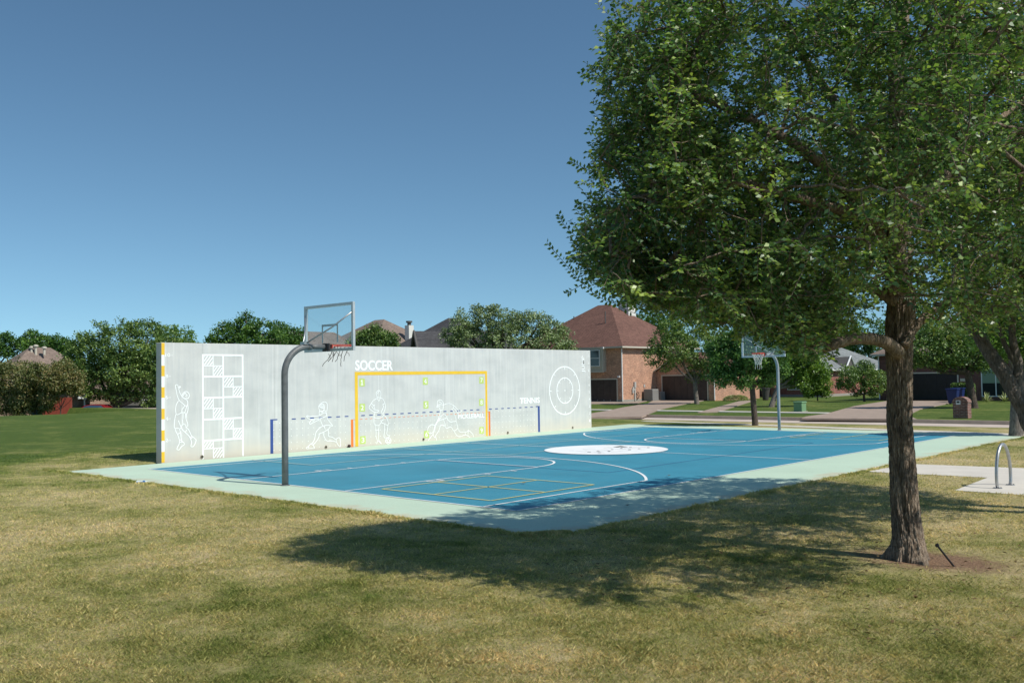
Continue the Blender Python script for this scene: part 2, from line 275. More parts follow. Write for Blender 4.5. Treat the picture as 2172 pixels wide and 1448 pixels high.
M = dict(
    ground=make_ground_mat(), blade=make_blade_mat(), concrete=concrete_wall_mat(),
    apron=court_mat('mint_court_paint', (0.47, 0.60, 0.47), 0.06, (0.50, 0.46, 0.34), 0.10),
    blue=court_mat('blue_court_paint', (0.045, 0.232, 0.325), 0.11, (0.12, 0.27, 0.36), 0.10),
    white_line=simple('white_line_paint', (0.78, 0.80, 0.80), 0.6, 0.06, 3), yellow_line=simple('pale_yellow_line_paint', (0.62, 0.58, 0.22), 0.6, 0.08, 3),
    cream_line=simple('cream_line_paint', (0.42, 0.52, 0.45), 0.6, 0.08, 3), navy_line=simple('navy_line_paint', (0.025, 0.10, 0.22), 0.6, 0.1, 3),
    path=simple('pale_concrete_paving', (0.58, 0.54, 0.475), 0.85, 0.08, 1.5, bump=0.2), street=simple('tan_concrete_road', (0.50, 0.42, 0.365), 0.85, 0.10, 0.9, bump=0.2),
    kerb=simple('kerb_concrete', (0.46, 0.38, 0.30), 0.85, 0.12, 2), drive=simple('aggregate_driveway', (0.33, 0.255, 0.205), 0.9, 0.16, 1.6, bump=0.4, bscale=30),
    wpaint=simple('white_wall_paint', (0.90, 0.91, 0.89), 0.6, 0.05, 5), ypaint=simple('yellow_wall_paint', (0.80, 0.50, 0.035), 0.6, 0.05, 5),
    bpaint=simple('blue_wall_paint', (0.035, 0.075, 0.26), 0.6, 0.08, 5), opaint=simple('orange_wall_paint', (0.78, 0.20, 0.035), 0.6, 0.06, 5),
    lime=simple('lime_wall_paint', (0.50, 0.62, 0.17), 0.6, 0.06, 5),
    pole=simple('weathered_grey_paint', (0.125, 0.135, 0.14), 0.45, 0.18, 9, bump=0.15), steel=simple('grey_coated_steel', (0.30, 0.33, 0.35), 0.4, 0.08, 9),
    alu=simple('pale_aluminium_frame', (0.52, 0.56, 0.58), 0.35, 0.06, 9, metal=0.3), galv=simple('galvanised_steel', (0.42, 0.43, 0.44), 0.38, 0.12, 14, metal=0.75),
    rim=simple('orange_red_rim', (0.70, 0.07, 0.03), 0.45, 0.08, 9), black=simple('black_metal', (0.018, 0.018, 0.02), 0.5),
    rustblack=simple('dark_bracket', (0.05, 0.04, 0.04), 0.6, 0.2, 20), net_old=simple('brown_frayed_cord', (0.10, 0.075, 0.055), 0.95),
    net_new=simple('white_net_cord', (0.62, 0.62, 0.58), 0.8), glass=glass_mat('clear_backboard_glass', alpha=0.05),
    bark=bark_mat('furrowed_elm_bark', (0.060, 0.044, 0.034), (0.330, 0.260, 0.195), (0.62, 0.53, 0.42)),
    bark2=bark_mat('grey_tree_bark', (0.098, 0.084, 0.070), (0.224, 0.196, 0.168), (0.420, 0.378, 0.336)),
    bark_dark=bark_mat('dark_tree_bark', (0.040, 0.032, 0.026), (0.112, 0.088, 0.072), (0.224, 0.184, 0.152)),
    leaf_elm=leaf_mat('elm_leaf', (0.036, 0.094, 0.034), (0.112, 0.216, 0.066), (0.350, 0.450, 0.125), 0.42, 0.32, 1.0, 0.6),
    leaf_shade=leaf_mat('deep_green_leaf', (0.032, 0.083, 0.023), (0.069, 0.156, 0.037), (0.172, 0.299, 0.057), 0.45, 0.28, 0.45),
    leaf_oak=leaf_mat('live_oak_leaf', (0.097, 0.144, 0.071), (0.200, 0.274, 0.129), (0.371, 0.451, 0.209), 0.5, 0.2, 0.35),
    leaf_mid=leaf_mat('mid_green_leaf', (0.055, 0.112, 0.035), (0.125, 0.213, 0.055), (0.263, 0.350, 0.095), 0.5, 0.22, 0.4),
    leaf_light=leaf_mat('fresh_green_leaf', (0.056, 0.120, 0.022), (0.120, 0.224, 0.040), (0.240, 0.352, 0.064), 0.45, 0.32, 0.5),
    leaf_myrtle=leaf_mat('crape_myrtle_leaf', (0.070, 0.095, 0.030), (0.145, 0.175, 0.055), (0.34, 0.26, 0.12), 0.55, 0.25, 0.35),
    grassmound=leaf_mat('ornamental_grass_leaf', (0.12, 0.15, 0.05), (0.26, 0.28, 0.12), (0.45, 0.45, 0.25), 0.6, 0.3, 2),
    brick1=brick_mat('salmon_brick', (0.50, 0.245, 0.150), (0.36, 0.155, 0.095), (0.54, 0.45, 0.35)),
    brick2=brick_mat('red_brick', (0.30, 0.075, 0.055), (0.21, 0.050, 0.04), (0.30, 0.24, 0.21)),
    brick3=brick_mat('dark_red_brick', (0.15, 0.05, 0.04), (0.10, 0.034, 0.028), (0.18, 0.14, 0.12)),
    brick4=brick_mat('tan_brick', (0.30, 0.21, 0.15), (0.23, 0.155, 0.11), (0.34, 0.29, 0.24)),
    brickm=brick_mat('mailbox_brick', (0.24, 0.095, 0.07), (0.15, 0.06, 0.05), (0.34, 0.29, 0.25)),
    roof_brown=shingle_mat('reddish_brown_shingle', (0.175, 0.095, 0.075), (0.150, 0.080, 0.064)), roof_grey=shingle_mat('grey_green_shingle', (0.24, 0.26, 0.26), (0.19, 0.21, 0.215)),
    roof_tan=shingle_mat('weathered_tan_shingle', (0.245, 0.19, 0.16), (0.20, 0.155, 0.13)), roof_dark=shingle_mat('charcoal_shingle', (0.085, 0.085, 0.09), (0.065, 0.065, 0.072)),
    trim=simple('cream_trim', (0.52, 0.48, 0.40), 0.7, 0.05), white_trim=simple('white_trim', (0.72, 0.73, 0.72), 0.6, 0.04), siding=simple('beige_siding', (0.46, 0.42, 0.34), 0.8, 0.05),
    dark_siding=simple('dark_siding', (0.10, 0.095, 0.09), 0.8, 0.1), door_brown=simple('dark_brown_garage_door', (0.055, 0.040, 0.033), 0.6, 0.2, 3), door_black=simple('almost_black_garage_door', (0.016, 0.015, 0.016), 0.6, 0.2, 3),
    pane=simple('dark_window_glass', (0.02, 0.025, 0.03), 0.08, spec=0.8), blind=simple('pale_green_blind', (0.20, 0.28, 0.20), 0.6), foundation=simple('foundation_concrete', (0.30, 0.28, 0.25), 0.9, 0.1),
    chimney=simple('white_chimney_siding', (0.66, 0.65, 0.60), 0.7, 0.04), fence_red=simple('red_stained_fence', (0.26, 0.055, 0.035), 0.8, 0.2, 4, stretch=(3, 3, 0.4)),
    car_red=simple('red_car_paint', (0.22, 0.012, 0.016), 0.2, spec=0.7), car_glass=simple('tinted_car_glass', (0.05, 0.09, 0.16), 0.05, spec=0.9), rubber=simple('black_rubber', (0.02, 0.02, 0.02), 0.8), hub=simple('wheel_rim_metal', (0.4, 0.4, 0.42), 0.3, metal=0.8),
    util_green=simple('utility_green_paint', (0.17, 0.31, 0.16), 0.55, 0.08, 6), bin_blue=simple('navy_plastic_bin', (0.012, 0.025, 0.12), 0.45), ac=simple('grey_air_conditioner', (0.24, 0.24, 0.23), 0.5, 0.1, 20),
    meter=simple('meter_grey', (0.40, 0.40, 0.38), 0.5), aloe=simple('pale_yucca_leaf', (0.42, 0.46, 0.20), 0.5, 0.2, 8), hedge=leaf_mat('clipped_hedge_leaf', (0.045, 0.090, 0.022), (0.105, 0.180, 0.045), (0.210, 0.300, 0.075), 0.5, 0.2, 2),
    plastic=simple('crushed_clear_plastic', (0.60, 0.68, 0.74), 0.25), plastic_blue=simple('blue_label_plastic', (0.05, 0.18, 0.45), 0.4), pipe=simple('dark_drain_opening', (0.03, 0.028, 0.025), 0.9), pipe_rim=simple('tan_drain_collar', (0.28, 0.24, 0.18), 0.9, 0.2, 20),
    ball=simple('dark_maroon_rubber', (0.045, 0.018, 0.02), 0.6), bin_teal=simple('teal_blue_plastic', (0.02, 0.10, 0.19), 0.5), logo_grey=simple('faded_grey_logo_paint', (0.50, 0.51, 0.52), 0.6), logo_dark=simple('dark_green_grey_logo_paint', (0.075, 0.095, 0.085), 0.6),
    logo_mid=simple('mid_grey_logo_paint', (0.22, 0.23, 0.24), 0.6), logo_green=simple('faint_green_logo_paint', (0.58, 0.66, 0.56), 0.6), pot=simple('dark_stone_planter', (0.06, 0.058, 0.055), 0.8), dryleaf=simple('dry_brown_leaf', (0.12, 0.08, 0.03), 0.8),
)

rim_stain(M['apron'])
# ------------------------------------------------------------------ object helpers
def tag(o, label=None, cat=None, group=None, kind=None):
    if label: o['label'] = label
    if cat: o['category'] = cat
    if group: o['group'] = group
    if kind: o['kind'] = kind
    return o
def np_mesh(name, V, Fc, mats, smooth=False, rnd=None, parent=None, mat_idx=None):
    """V (n,3); Fc (m,k) array or list of arrays of constant k"""
    Fs = Fc if isinstance(Fc, list) else [Fc]
    me = bpy.data.meshes.new(name); V = np.asarray(V, np.float32)
    me.vertices.add(len(V)); me.vertices.foreach_set('co', V.ravel())
    Fs = [np.asarray(f, np.int32) for f in Fs if len(f)]
    loops = np.concatenate([f.ravel() for f in Fs]); sizes = np.concatenate([np.full(len(f), f.shape[1], np.int32) for f in Fs])
    me.loops.add(len(loops)); me.loops.foreach_set('vertex_index', loops)
    me.polygons.add(len(sizes)); st = np.concatenate([[0], np.cumsum(sizes)[:-1]]).astype(np.int32)
    me.polygons.foreach_set('loop_start', st); me.polygons.foreach_set('loop_total', sizes)
    if smooth: me.polygons.foreach_set('use_smooth', np.ones(len(sizes), bool))
    if rnd is not None:
        a = me.attributes.new('rnd', 'FLOAT', 'POINT'); a.data.foreach_set('value', np.asarray(rnd, np.float32))
    if mat_idx is not None: me.polygons.foreach_set('material_index', np.asarray(mat_idx, np.int32))
    me.update(calc_edges=True); me.validate()
    for m in (mats if isinstance(mats, (list, tuple)) else [mats]): me.materials.append(m)
    o = bpy.data.objects.new(name, me); COL.objects.link(o)
    if parent is not None:
        o.parent = parent; o.matrix_parent_inverse = parent.matrix_world.inverted()
    return o
def empty(name, loc, rz=0.0):
    o = bpy.data.objects.new(name, None); COL.objects.link(o); o.location = loc; o.rotation_euler = (0, 0, rz); o.empty_display_size = 0.2
    bpy.context.view_layer.update(); return o

class MB:
    """collects shapes into one mesh"""
    def __init__(s): s.V = []; s.F = []; s.MI = []; s.n = 0
    def add(s, V, F, mi=0):
        V = np.asarray(V, float); s.V.append(V); s.F += [tuple(int(i)+s.n for i in f) for f in F]; s.MI += [mi]*len(F); s.n += len(V); return s
    def box(s, x0, x1, y0, y1, z0, z1, mi=0, rz=0.0, piv=None):
        V = np.array([(x, y, z) for z in (z0, z1) for x, y in ((x0, y0), (x1, y0), (x1, y1), (x0, y1))], float)
        if rz:
            p = np.array(piv if piv is not None else ((x0+x1)/2, (y0+y1)/2)); c, q = math.cos(rz), math.sin(rz)
            d = V[:, :2]-p; V[:, 0] = p[0]+c*d[:, 0]-q*d[:, 1]; V[:, 1] = p[1]+q*d[:, 0]+c*d[:, 1]
        return s.add(V, [(0, 3, 2, 1), (4, 5, 6, 7), (0, 1, 5, 4), (1, 2, 6, 5), (2, 3, 7, 6), (3, 0, 4, 7)], mi)
    def tube(s, pts, rad, n=10, mi=0, cap=True):
        P = np.asarray(pts, float); k = len(P); rad = np.full(k, rad) if np.isscalar(rad) else np.asarray(rad, float)
        T = np.gradient(P, axis=0); T /= np.linalg.norm(T, axis=1)[:, None]+1e-9
        ref = np.array([0, 0, 1.]) if abs(T[0][2]) < 0.9 else np.array([1., 0, 0]); V = []
        a = np.cross(T[0], ref); a /= np.linalg.norm(a)
        for i in range(k):
            a = a-T[i]*(a@T[i]); a /= np.linalg.norm(a)+1e-9; b = np.cross(T[i], a)
            for j in range(n):
                t = 2*math.pi*j/n; V.append(P[i]+rad[i]*(math.cos(t)*a+math.sin(t)*b))
        F = [(i*n+j, i*n+(j+1) % n, (i+1)*n+(j+1) % n, (i+1)*n+j) for i in range(k-1) for j in range(n)]
        if cap: F += [tuple(range(n-1, -1, -1)), tuple((k-1)*n+j for j in range(n))]
        return s.add(V, F, mi)
    def lathe(s, prof, c, n=20, mi=0):
        V = []; k = len(prof)
        for r, z in prof:
            for j in range(n):
                t = 2*math.pi*j/n; V.append((c[0]+r*math.cos(t), c[1]+r*math.sin(t), c[2]+z))
        F = [(i*n+j, i*n+(j+1) % n, (i+1)*n+(j+1) % n, (i+1)*n+j) for i in range(k-1) for j in range(n)]
        F += [tuple(range(n-1, -1, -1)), tuple((k-1)*n+j for j in range(n))]
        return s.add(V, F, mi)
    def poly(s, pts, mi=0):
        return s.add(pts, [tuple(range(len(pts)))], mi)
    def build(s, name, mats, parent=None, smooth=False, bevel=0.0):
        me = bpy.data.meshes.new(name); me.from_pydata(np.concatenate(s.V).tolist(), [], s.F)
        me.polygons.foreach_set('material_index', s.MI)
        if smooth: me.polygons.foreach_set('use_smooth', [True]*len(s.F))
        for m in (mats if isinstance(mats, (list, tuple)) else [mats]): me.materials.append(m)
        me.update(); o = bpy.data.objects.new(name, me); COL.objects.link(o)
        if parent is not None: o.parent = parent; o.matrix_parent_inverse = parent.matrix_world.inverted()
        if bevel > 0:
            b = o.modifiers.new('bevel', 'BEVEL'); b.width = bevel; b.segments = 2; b.limit_method = 'ANGLE'
        return o

# ================================================================== GROUND
SX0, SX1 = 28.35, 33.15            # street edges
def lines(a, fine0, fine1, step, b, growth=1.25):
    L = list(np.arange(fine0, fine1+1e-6, step)); s = step; x = fine0
    while x > a: s *= growth; x -= s; L.insert(0, x)
    s = step; x = fine1
    while x < b: s *= growth; x += s; L.append(x)
    return L
def zg(x, y):
    z = np.zeros_like(x)
    for (fx, fy, ax, ph) in ((0.55, 0.31, 0.018, 0.3), (0.23, -0.4, 0.022, 1.7), (1.1, 0.9, 0.008, 2.2)):
        z = z+ax*np.sin(fx*x+fy*y+ph)
    # flat beside the paving
    d = np.maximum(np.maximum(-1.72-x, x-24.4), np.maximum(-2.15-y, y-15.0)); f = np.clip((d-0.3)/2.0, 0, 1)
    dp = np.maximum(np.maximum(5.2-x, x-16), np.maximum(-12.5-y, y+2.15)); f = f*np.clip(dp/1.5, 0, 1)      # level round the path
    z = (z+0.03)*f
    z = np.where(d < -0.03, -0.06, np.where(d < 0.0, -0.004, z))
    # grassy field rolls off beyond its crest, far left
    s_ = (y-66.5)-0.03*(x-20); z = np.where(x < 60, z-np.clip(s_/6.0, 0, 1)**1.3*1.0*np.clip((48-x)/10, 0, 1), z)
    z = np.where((x > SX0+0.005) & (x < SX1-0.005), -0.30, z)
    z = np.where(np.abs(x-SX0) < 2, np.minimum(z, 0.0)*0+np.where((x > SX0+0.005), -0.30, 0.0), z)
    z = np.where(x > SX1-0.01, np.where(x < SX1-0.005, -0.30, np.where(s_ > 0, z, 0.012*np.sin(x*0.2+y*0.13))), z)
    return z
xs = sorted(set([round(v, 3) for v in lines(-900, -14, 30, 0.4, 900)] + [SX0, SX0+0.02, SX1-0.02, SX1, -1.74, -1.70, 24.36, 24.42]))
ys = sorted(set([round(v, 3) for v in lines(-500, -14, 30, 0.4, 1400)] + [-2.17, -2.13, 14.98, 15.02]))
X, Y = np.meshgrid(np.array(xs), np.array(ys), indexing='ij'); Z = zg(X, Y)
nx, ny = X.shape; idx = np.arange(nx*ny).reshape(nx, ny)
Fg = np.stack([idx[:-1, :-1], idx[1:, :-1], idx[1:, 1:], idx[:-1, 1:]], -1).reshape(-1, 4)
g = np_mesh('ground', np.stack([X, Y, Z], -1).reshape(-1, 3), Fg, M['ground'], smooth=False)
tag(g, 'dry tan and green mown lawn round the court', kind='structure')

def sheet(name, polys, z, mat, parent=None, thick=None, label=None, kind='structure'):
    mb = MB()
    for p in polys:
        p = [(q[0], q[1]) for q in p]
        area = sum(p[i][0]*p[(i+1) % len(p)][1]-p[(i+1) % len(p)][0]*p[i][1] for i in range(len(p)))
        if area < 0: p = p[::-1]
        top = [(x, y, z) for x, y in p]
        if thick:
            bot = [(x, y, z-thick) for x, y in p]; n = len(p)
            mb.add(top+bot, [tuple(range(n))]+[((i+1) % n, i, n+i, n+(i+1) % n) for i in range(n)])
        else: mb.poly(top)
    o = mb.build(name, mat, parent)
    return tag(o, label, kind=kind) if not parent else o

# paving of the court: mint apron, blue surface, lines
CL, CW = 22.70, 13.05
AX0, AX1, AY0, AY1 = -1.72, 24.40, -2.15, WALL_Y+0.33
court = sheet('court_pavement', [[(AX0, AY0+0.45), (AX0+0.45, AY0), (AX1, AY0), (AX1, AY1), (AX0, AY1-0.6)]], 0.0, M['apron'], thick=0.08, label='mint green painted concrete apron of the blue sports court')
bl = sheet('blue_surface', [[(0, 0), (CL, 0), (CL, CW), (0, CW)]], 0.004, M['blue'], court)
def strip(p0, p1, w):
    p0, p1 = np.array(p0, float), np.array(p1, float); d = p1-p0; d /= np.linalg.norm(d); n = np.array([-d[1], d[0]])*w/2
    return [p0-n, p1-n, p1+n, p0+n]
def arc(c, r, a0, a1, w, n=48):
    out = []; A = np.linspace(a0, a1, n+1)
    for i in range(n):
        p = [(c[0]+(r+s)*math.cos(a), c[1]+(r+s)*math.sin(a)) for s, a in ((-w/2, A[i]), (w/2, A[i]), (w/2, A[i+1]), (-w/2, A[i+1]))]
        out.append(p)
    return out
LW = 0.052; HW = 6.60; LN = 1.89; FT = 6.0; R3 = 5.83
W_ = [strip((0, 0), (CL, 0), LW), strip((0, CW), (CL, CW), LW), strip((0, 0.026), (0, CW-0.026), LW), strip((CL, 0.026), (CL, CW-0.026), LW)]
lay2 = []       # lines lying over the boundary paint, 4 mm higher
lay2.append(strip((CL/2, 0.03), (CL/2, HW-1.86), LW)); lay2.append(strip((CL/2, HW+1.86), (CL/2, CW-0.03), LW))
for sgn, x0 in ((1, 0.0), (-1, CL)):
    fx = lambda x: x0+sgn*x
    base = 0 if sgn > 0 else math.pi
    for s in (-1, 1):
        lay2.append(strip((fx(0.03), HW+s*LN), (fx(FT), HW+s*LN), LW))
        lay2.append(strip((fx(0.03), HW+s*5.80), (fx(4.98), HW+s*5.80), LW))
        # lane blocks and ticks on the outside of the lane
        lay2.append(strip((fx(2.20), HW+s*(LN+0.03)), (fx(2.20), HW+s*(LN+0.24)), LW)); lay2.append(strip((fx(2.52), HW+s*(LN+0.03)), (fx(2.52), HW+s*(LN+0.24)), LW))
        lay2.append(strip((fx(2.17), HW+s*(LN+0.26)), (fx(2.55), HW+s*(LN+0.26)), 0.04))
        for tx in (3.15, 4.05, 4.95): lay2.append(strip((fx(tx), HW+s*(LN+0.03)), (fx(tx), HW+s*(LN+0.22)), LW))
    lay2.append(strip((fx(FT), HW-LN+0.03), (fx(FT), HW+LN-0.03), LW))
    lay2 += arc((fx(FT+0.03), HW), 1.83, base-math.pi/2+(0.02), base+math.pi/2-0.02, LW+0.01, 40)
    # three point line: straight to 4.95 m, then one arc of 6.92 m
    c3 = (fx(1.22), HW); a3 = math.asin(5.80/6.92)
    lay2 += arc(c3, 6.92, base-a3, base+a3, LW+0.01, 60)

sheet('white_lines', W_, 0.008, M['white_line'], court); sheet('white_lines', lay2, 0.012, M['white_line'], court)
YL = []
for x0 in (0.66, CL-3.72):
    xa, xb, ya, yb = x0, x0+3.08, 1.23, 4.32
    YL += [strip((xa, ya), (xb, ya), 0.05), strip((xa, yb), (xb, yb), 0.05), strip((xa, ya+0.025), (xa, yb-0.025), 0.05), strip((xb, ya+0.025), (xb, yb-0.025), 0.05)]
sheet('yellow_lines', YL, 0.0155, M['yellow_line'], court)
YM = []
for x0 in (0.66, CL-3.72): YM += [strip((x0+1.54, 1.26), (x0+1.54, 4.29), 0.05), strip((x0+0.03, 2.78), (x0+3.05, 2.78), 0.05)]
sheet('yellow_lines', YM, 0.0135, M['yellow_line'], court)
CR = [strip((3.06, 10.14), (19.65, 10.14), 0.05), strip((8.27, 7.87), (14.45, 7.87), 0.05), strip((3.06, 12.45), (CL-3.06, 12.45), 0.04)]
sheet('cream_lines', CR, 0.0145, M['cream_line'], court)
sheet('cream_lines', [strip((x, y0), (x, 13.0), 0.05) for x, y0 in ((3.06, 10.1), (8.27, 7.9), (14.45, 7.9), (19.65, 10.1))], 0.0165, M['cream_line'], court)
sheet('navy_lines', [strip((5.9, 2.48), (17.1, 2.60), 0.05), strip((5.9, 11.9), (17.1, 11.9), 0.05)], 0.006, M['navy_line'], court)
sheet('navy_lines', [strip((5.9, 2.51), (5.9, 11.87), 0.05), strip((17.1, 2.63), (17.1, 11.87), 0.05)], 0.007, M['navy_line'], court)
# centre emblem: white disc with faded lettering and a dark peak
LC = np.array([11.34, 6.60])
sheet('centre_disc', [[(LC[0]+1.88*math.cos(a), LC[1]+1.88*math.sin(a)) for a in np.linspace(0, 2*math.pi, 73)[:-1]]], 0.019, M['white_line'], court)
ex, ey = np.array([0.78, -0.625]), np.array([0.625, 0.78])          # reading direction of the emblem and its up direction
def lg(pts): return [LC+ex*p[0]+ey*p[1] for p in pts]
r5w = lambda x, y: np.array(ground(1190+x/10.86, 935+y/10.86))
def emb(polys): return [[r5w(*q) for q in p] for p in polys]
sheet('emblem_peak', emb([[(1195, 155), (1370, 126), (1545, 152), (1400, 158), (1370, 150), (1310, 160)]]), 0.023, M['logo_dark'], court)
blob = lambda x, y, w, h: [(x-w, y), (x-w*0.5, y-h), (x+w*0.5, y-h), (x+w, y), (x+w*0.5, y+h), (x-w*0.5, y+h)]
sheet('emblem_letters', emb([blob(650, 268, 55, 6), blob(855, 243, 45, 6), blob(885, 282, 50, 6), blob(1105, 252, 38, 8), blob(1180, 209, 35, 6), blob(1390, 181, 35, 7), blob(1600, 156, 38, 5), blob(1580, 215, 42, 7), blob(1800, 191, 35, 6), blob(2010, 165, 42, 6)]), 0.023, M['logo_mid'], court)
thin = lambda pts, w=4: [[(pts[i][0], pts[i][1]-w/2), (pts[i+1][0], pts[i+1][1]-w/2), (pts[i+1][0], pts[i+1][1]+w/2), (pts[i][0], pts[i][1]+w/2)] for i in range(len(pts)-1)]
sheet('emblem_letters', emb(thin([(180, 236), (290, 233)])+thin([(340, 235), (470, 255), (580, 262)])+thin([(500, 200), (640, 208), (800, 212)])+thin([(720, 262), (860, 268), (1010, 290)])+thin([(900, 238), (1020, 222), (1150, 238)])
      +thin([(1150, 265), (1280, 258), (1420, 240)])+thin([(1230, 195), (1330, 208), (1500, 200)])+thin([(1450, 178), (1620, 190), (1740, 182)])+thin([(1650, 148), (1800, 146), (1960, 158)])), 0.021, M['logo_grey'], court)
sheet('emblem_letters', emb(thin([(980, 175), (1080, 160), (1180, 176)], 5)+thin([(560, 225), (600, 245)], 5)), 0.0225, M['logo_green'], court)

# street, kerbs, sidewalks, driveways, path
def ylong(x0, x1, ya=-60, yb=85): return [(x0, ya), (x1, ya), (x1, yb), (x0, yb)]
sheet('street', [ylong(SX0+0.16, SX1-0.16, -400, 800)], -0.13, M['street'], label='pale tan concrete street past the court')
kb = MB(); kb.box(SX0, SX0+0.155, -400, 800, -0.28, 0.004); tag(kb.build('kerb', M['kerb']), 'near kerb of the street', kind='structure')
kb = MB(); kb.box(SX1-0.155, SX1, -400, 800, -0.28, 0.035); tag(kb.build('kerb', M['kerb']), 'far kerb of the street', kind='structure')
sheet('sidewalk', [[(27.3, 16.0), (26.35, 8.6), (25.35, 3.0), (24.6, -1.4), (23.5, -9), (22.2, -9), (23.4, -1.4), (24.45, 3.0), (25.6, 8.6), (26.8, 16.0)]], 0.012, M['path'], thick=0.1, label='narrow concrete walk between court and street')
sheet('sidewalk', [[(38.2, 40), (38.2, 7.4), (39.3, 7.4), (39.3, 40)], [(38.2, 2), (38.2, -40), (39.3, -40), (39.3, 2)]], 0.035, M['path'], thick=0.1, label='concrete walk on the lawns beyond the street')
P_ = lambda *q: [tuple(ground(*a)) for a in q]
dw1 = P_((1256, 882.5), (1361, 884), (1402, 868), (1500, 847.3), (1391, 847), (1374, 856), (1320, 865), (1290, 871.5), (1256, 876)); 
dw1[0] = (SX1, dw1[0][1]+1.5); dw1[1] = (SX1, dw1[1][1]); dw1.append((SX1+3, dw1[0][1]+4))
def hull(pts):
    pts = sorted(pts); 
    def half(ps):
        h = []
        for p in ps:
            while len(h) > 1 and (h[-1][0]-h[-2][0])*(p[1]-h[-2][1])-(h[-1][1]-h[-2][1])*(p[0]-h[-2][0]) <= 0: h.pop()
            h.append(p)
        return h[:-1]
    return half(pts)+half(pts[::-1])
sheet('driveway', [P_((1361, 884.6), (1402, 868), (1510, 846.6), (1391, 846.6), (1374, 856), (1320, 865), (1290, 871.5), (1240, 880), (1230, 886))], 0.045, M['drive'], thick=0.1, label='brown driveway to the brick house')
sheet('driveway', [P_((1200, 858), (1300, 857), (1352, 856), (1372, 851), (1322, 853.5), (1200, 850.5))], 0.05, M['drive'], thick=0.1, label='brown forecourt before the first garage')
sheet('driveway', [P_((1700, 888.5), (1709, 884.6), (1753, 878.5), (1812, 862), (1882, 850.8), (2014, 850.8), (2016, 855.5), (1952, 868), (1925, 882), (1945, 890.5))], 0.045, M['drive'], thick=0.1, label='dark aggregate driveway to the last house')
sheet('path', [P_((1480, 875.5), (1520, 874.6), (1606, 848.5), (1567, 851.5))], 0.04, M['drive'], thick=0.1, label='brown front walk across the lawn')
sheet('path', [P_((1815, 999), (1893, 982.5), (2172, 993), (2400, 1003), (2400, 1062), (2172, 1050), (2025, 1040), (2095, 1013))], 0.008, M['path'], thick=0.1, label='pale concrete path and pad under the bicycle rack')

# ================================================================== CONCRETE WALL WITH PAINTED GAMES
WX0, WX1, WH, WT = 1.163, 21.06, 3.402, 0.31
wall = MB().box(WX0, WX1, WALL_Y, WALL_Y+WT, -0.06, WH).build('rebound_wall', M['concrete'], bevel=0.012)
tag(wall, 'long grey concrete wall painted with SOCCER, TENNIS and PICKLEBALL games beside the blue court', 'wall')
def wsheet(name, polys, mat, lift=0.003, label=None, parent=None):
    mb = MB()
    for p in polys:
        area = sum(p[i][0]*p[(i+1) % len(p)][1]-p[(i+1) % len(p)][0]*p[i][1] for i in range(len(p)))
        if area < 0: p = p[::-1]
        mb.poly([(x, WALL_Y-lift, z) for x, z in p])
    o = mb.build(name, mat, parent or wall); 
    if label: o['label'] = label
    return o
def rect(x0, x1, z0, z1): return [(x0, z0), (x1, z0), (x1, z1), (x0, z1)]
def stroke(pts, w):
    """polygons of a painted brush line through pts"""
    P = [np.array(p, float) for p in pts]; out = []
    for a, b in zip(P[:-1], P[1:]):
        d = b-a; L = np.linalg.norm(d)
        if L < 1e-5: continue
        d /= L; n = np.array([-d[1], d[0]])*w/2; out.append([tuple(a-n), tuple(b-n), tuple(b+n), tuple(a+n)])
    return out
def smooth_line(pts, k=4):
    P = np.array(pts, float)
    if len(P) < 3: return P
    Q = np.vstack([2*P[0]-P[1], P, 2*P[-1]-P[-2]]); out = []
    for i in range(1, len(Q)-2):
        for t in np.linspace(0, 1, k, endpoint=False):
            a, b, c, d = Q[i-1], Q[i], Q[i+1], Q[i+2]
            out.append(0.5*((2*b)+(-a+c)*t+(2*a-5*b+4*c-d)*t*t+(-a+3*b-3*c+d)*t**3))
    out.append(P[-1]); return np.array(out)
def drawing(name, lines_, conv, w, label, closed_discs=()):
    # overlapping strokes alternate a hair in depth so no two faces share a plane
    mb = MB(); k = 0
    for ln in lines_:
        pts = smooth_line([conv(*q) for q in ln])
        for p in stroke(pts, w):
            area = sum(p[i][0]*p[(i+1) % 4][1]-p[(i+1) % 4][0]*p[i][1] for i in range(4))
            if area < 0: p = p[::-1]
            mb.poly([(x, WALL_Y-0.0035-0.00012*(k % 23), z) for x, z in p]); k += 1
        for q in pts[::3]:
            c = [(q[0]+w*0.5*math.cos(a), WALL_Y-0.0035-0.00012*(k % 23)-0.00006, q[1]+w*0.5*math.sin(a)) for a in np.linspace(0, 2*math.pi, 9)[:-1]]
            mb.poly(c); k += 1
    o = mb.build(name, M['wpaint'], wall); o['label'] = label; return o
cA = lambda x, y: on_wall(x/10.345+330, y/10.345+720)
cB = lambda x, y: on_wall(x/10.345+330, y/10.345+850)
cC = lambda x, y: on_wall(x/10.345+560, y/10.345+830)
cD = lambda x, y: on_wall(x/7.243+740, y/7.243+760)
cE = lambda x, y: on_wall(x/11.139+880, y/11.139+820)
def AB(pts): return pts
B0 = 1344.85
Bp = lambda *q: [(x, y+B0) for x, y in q]
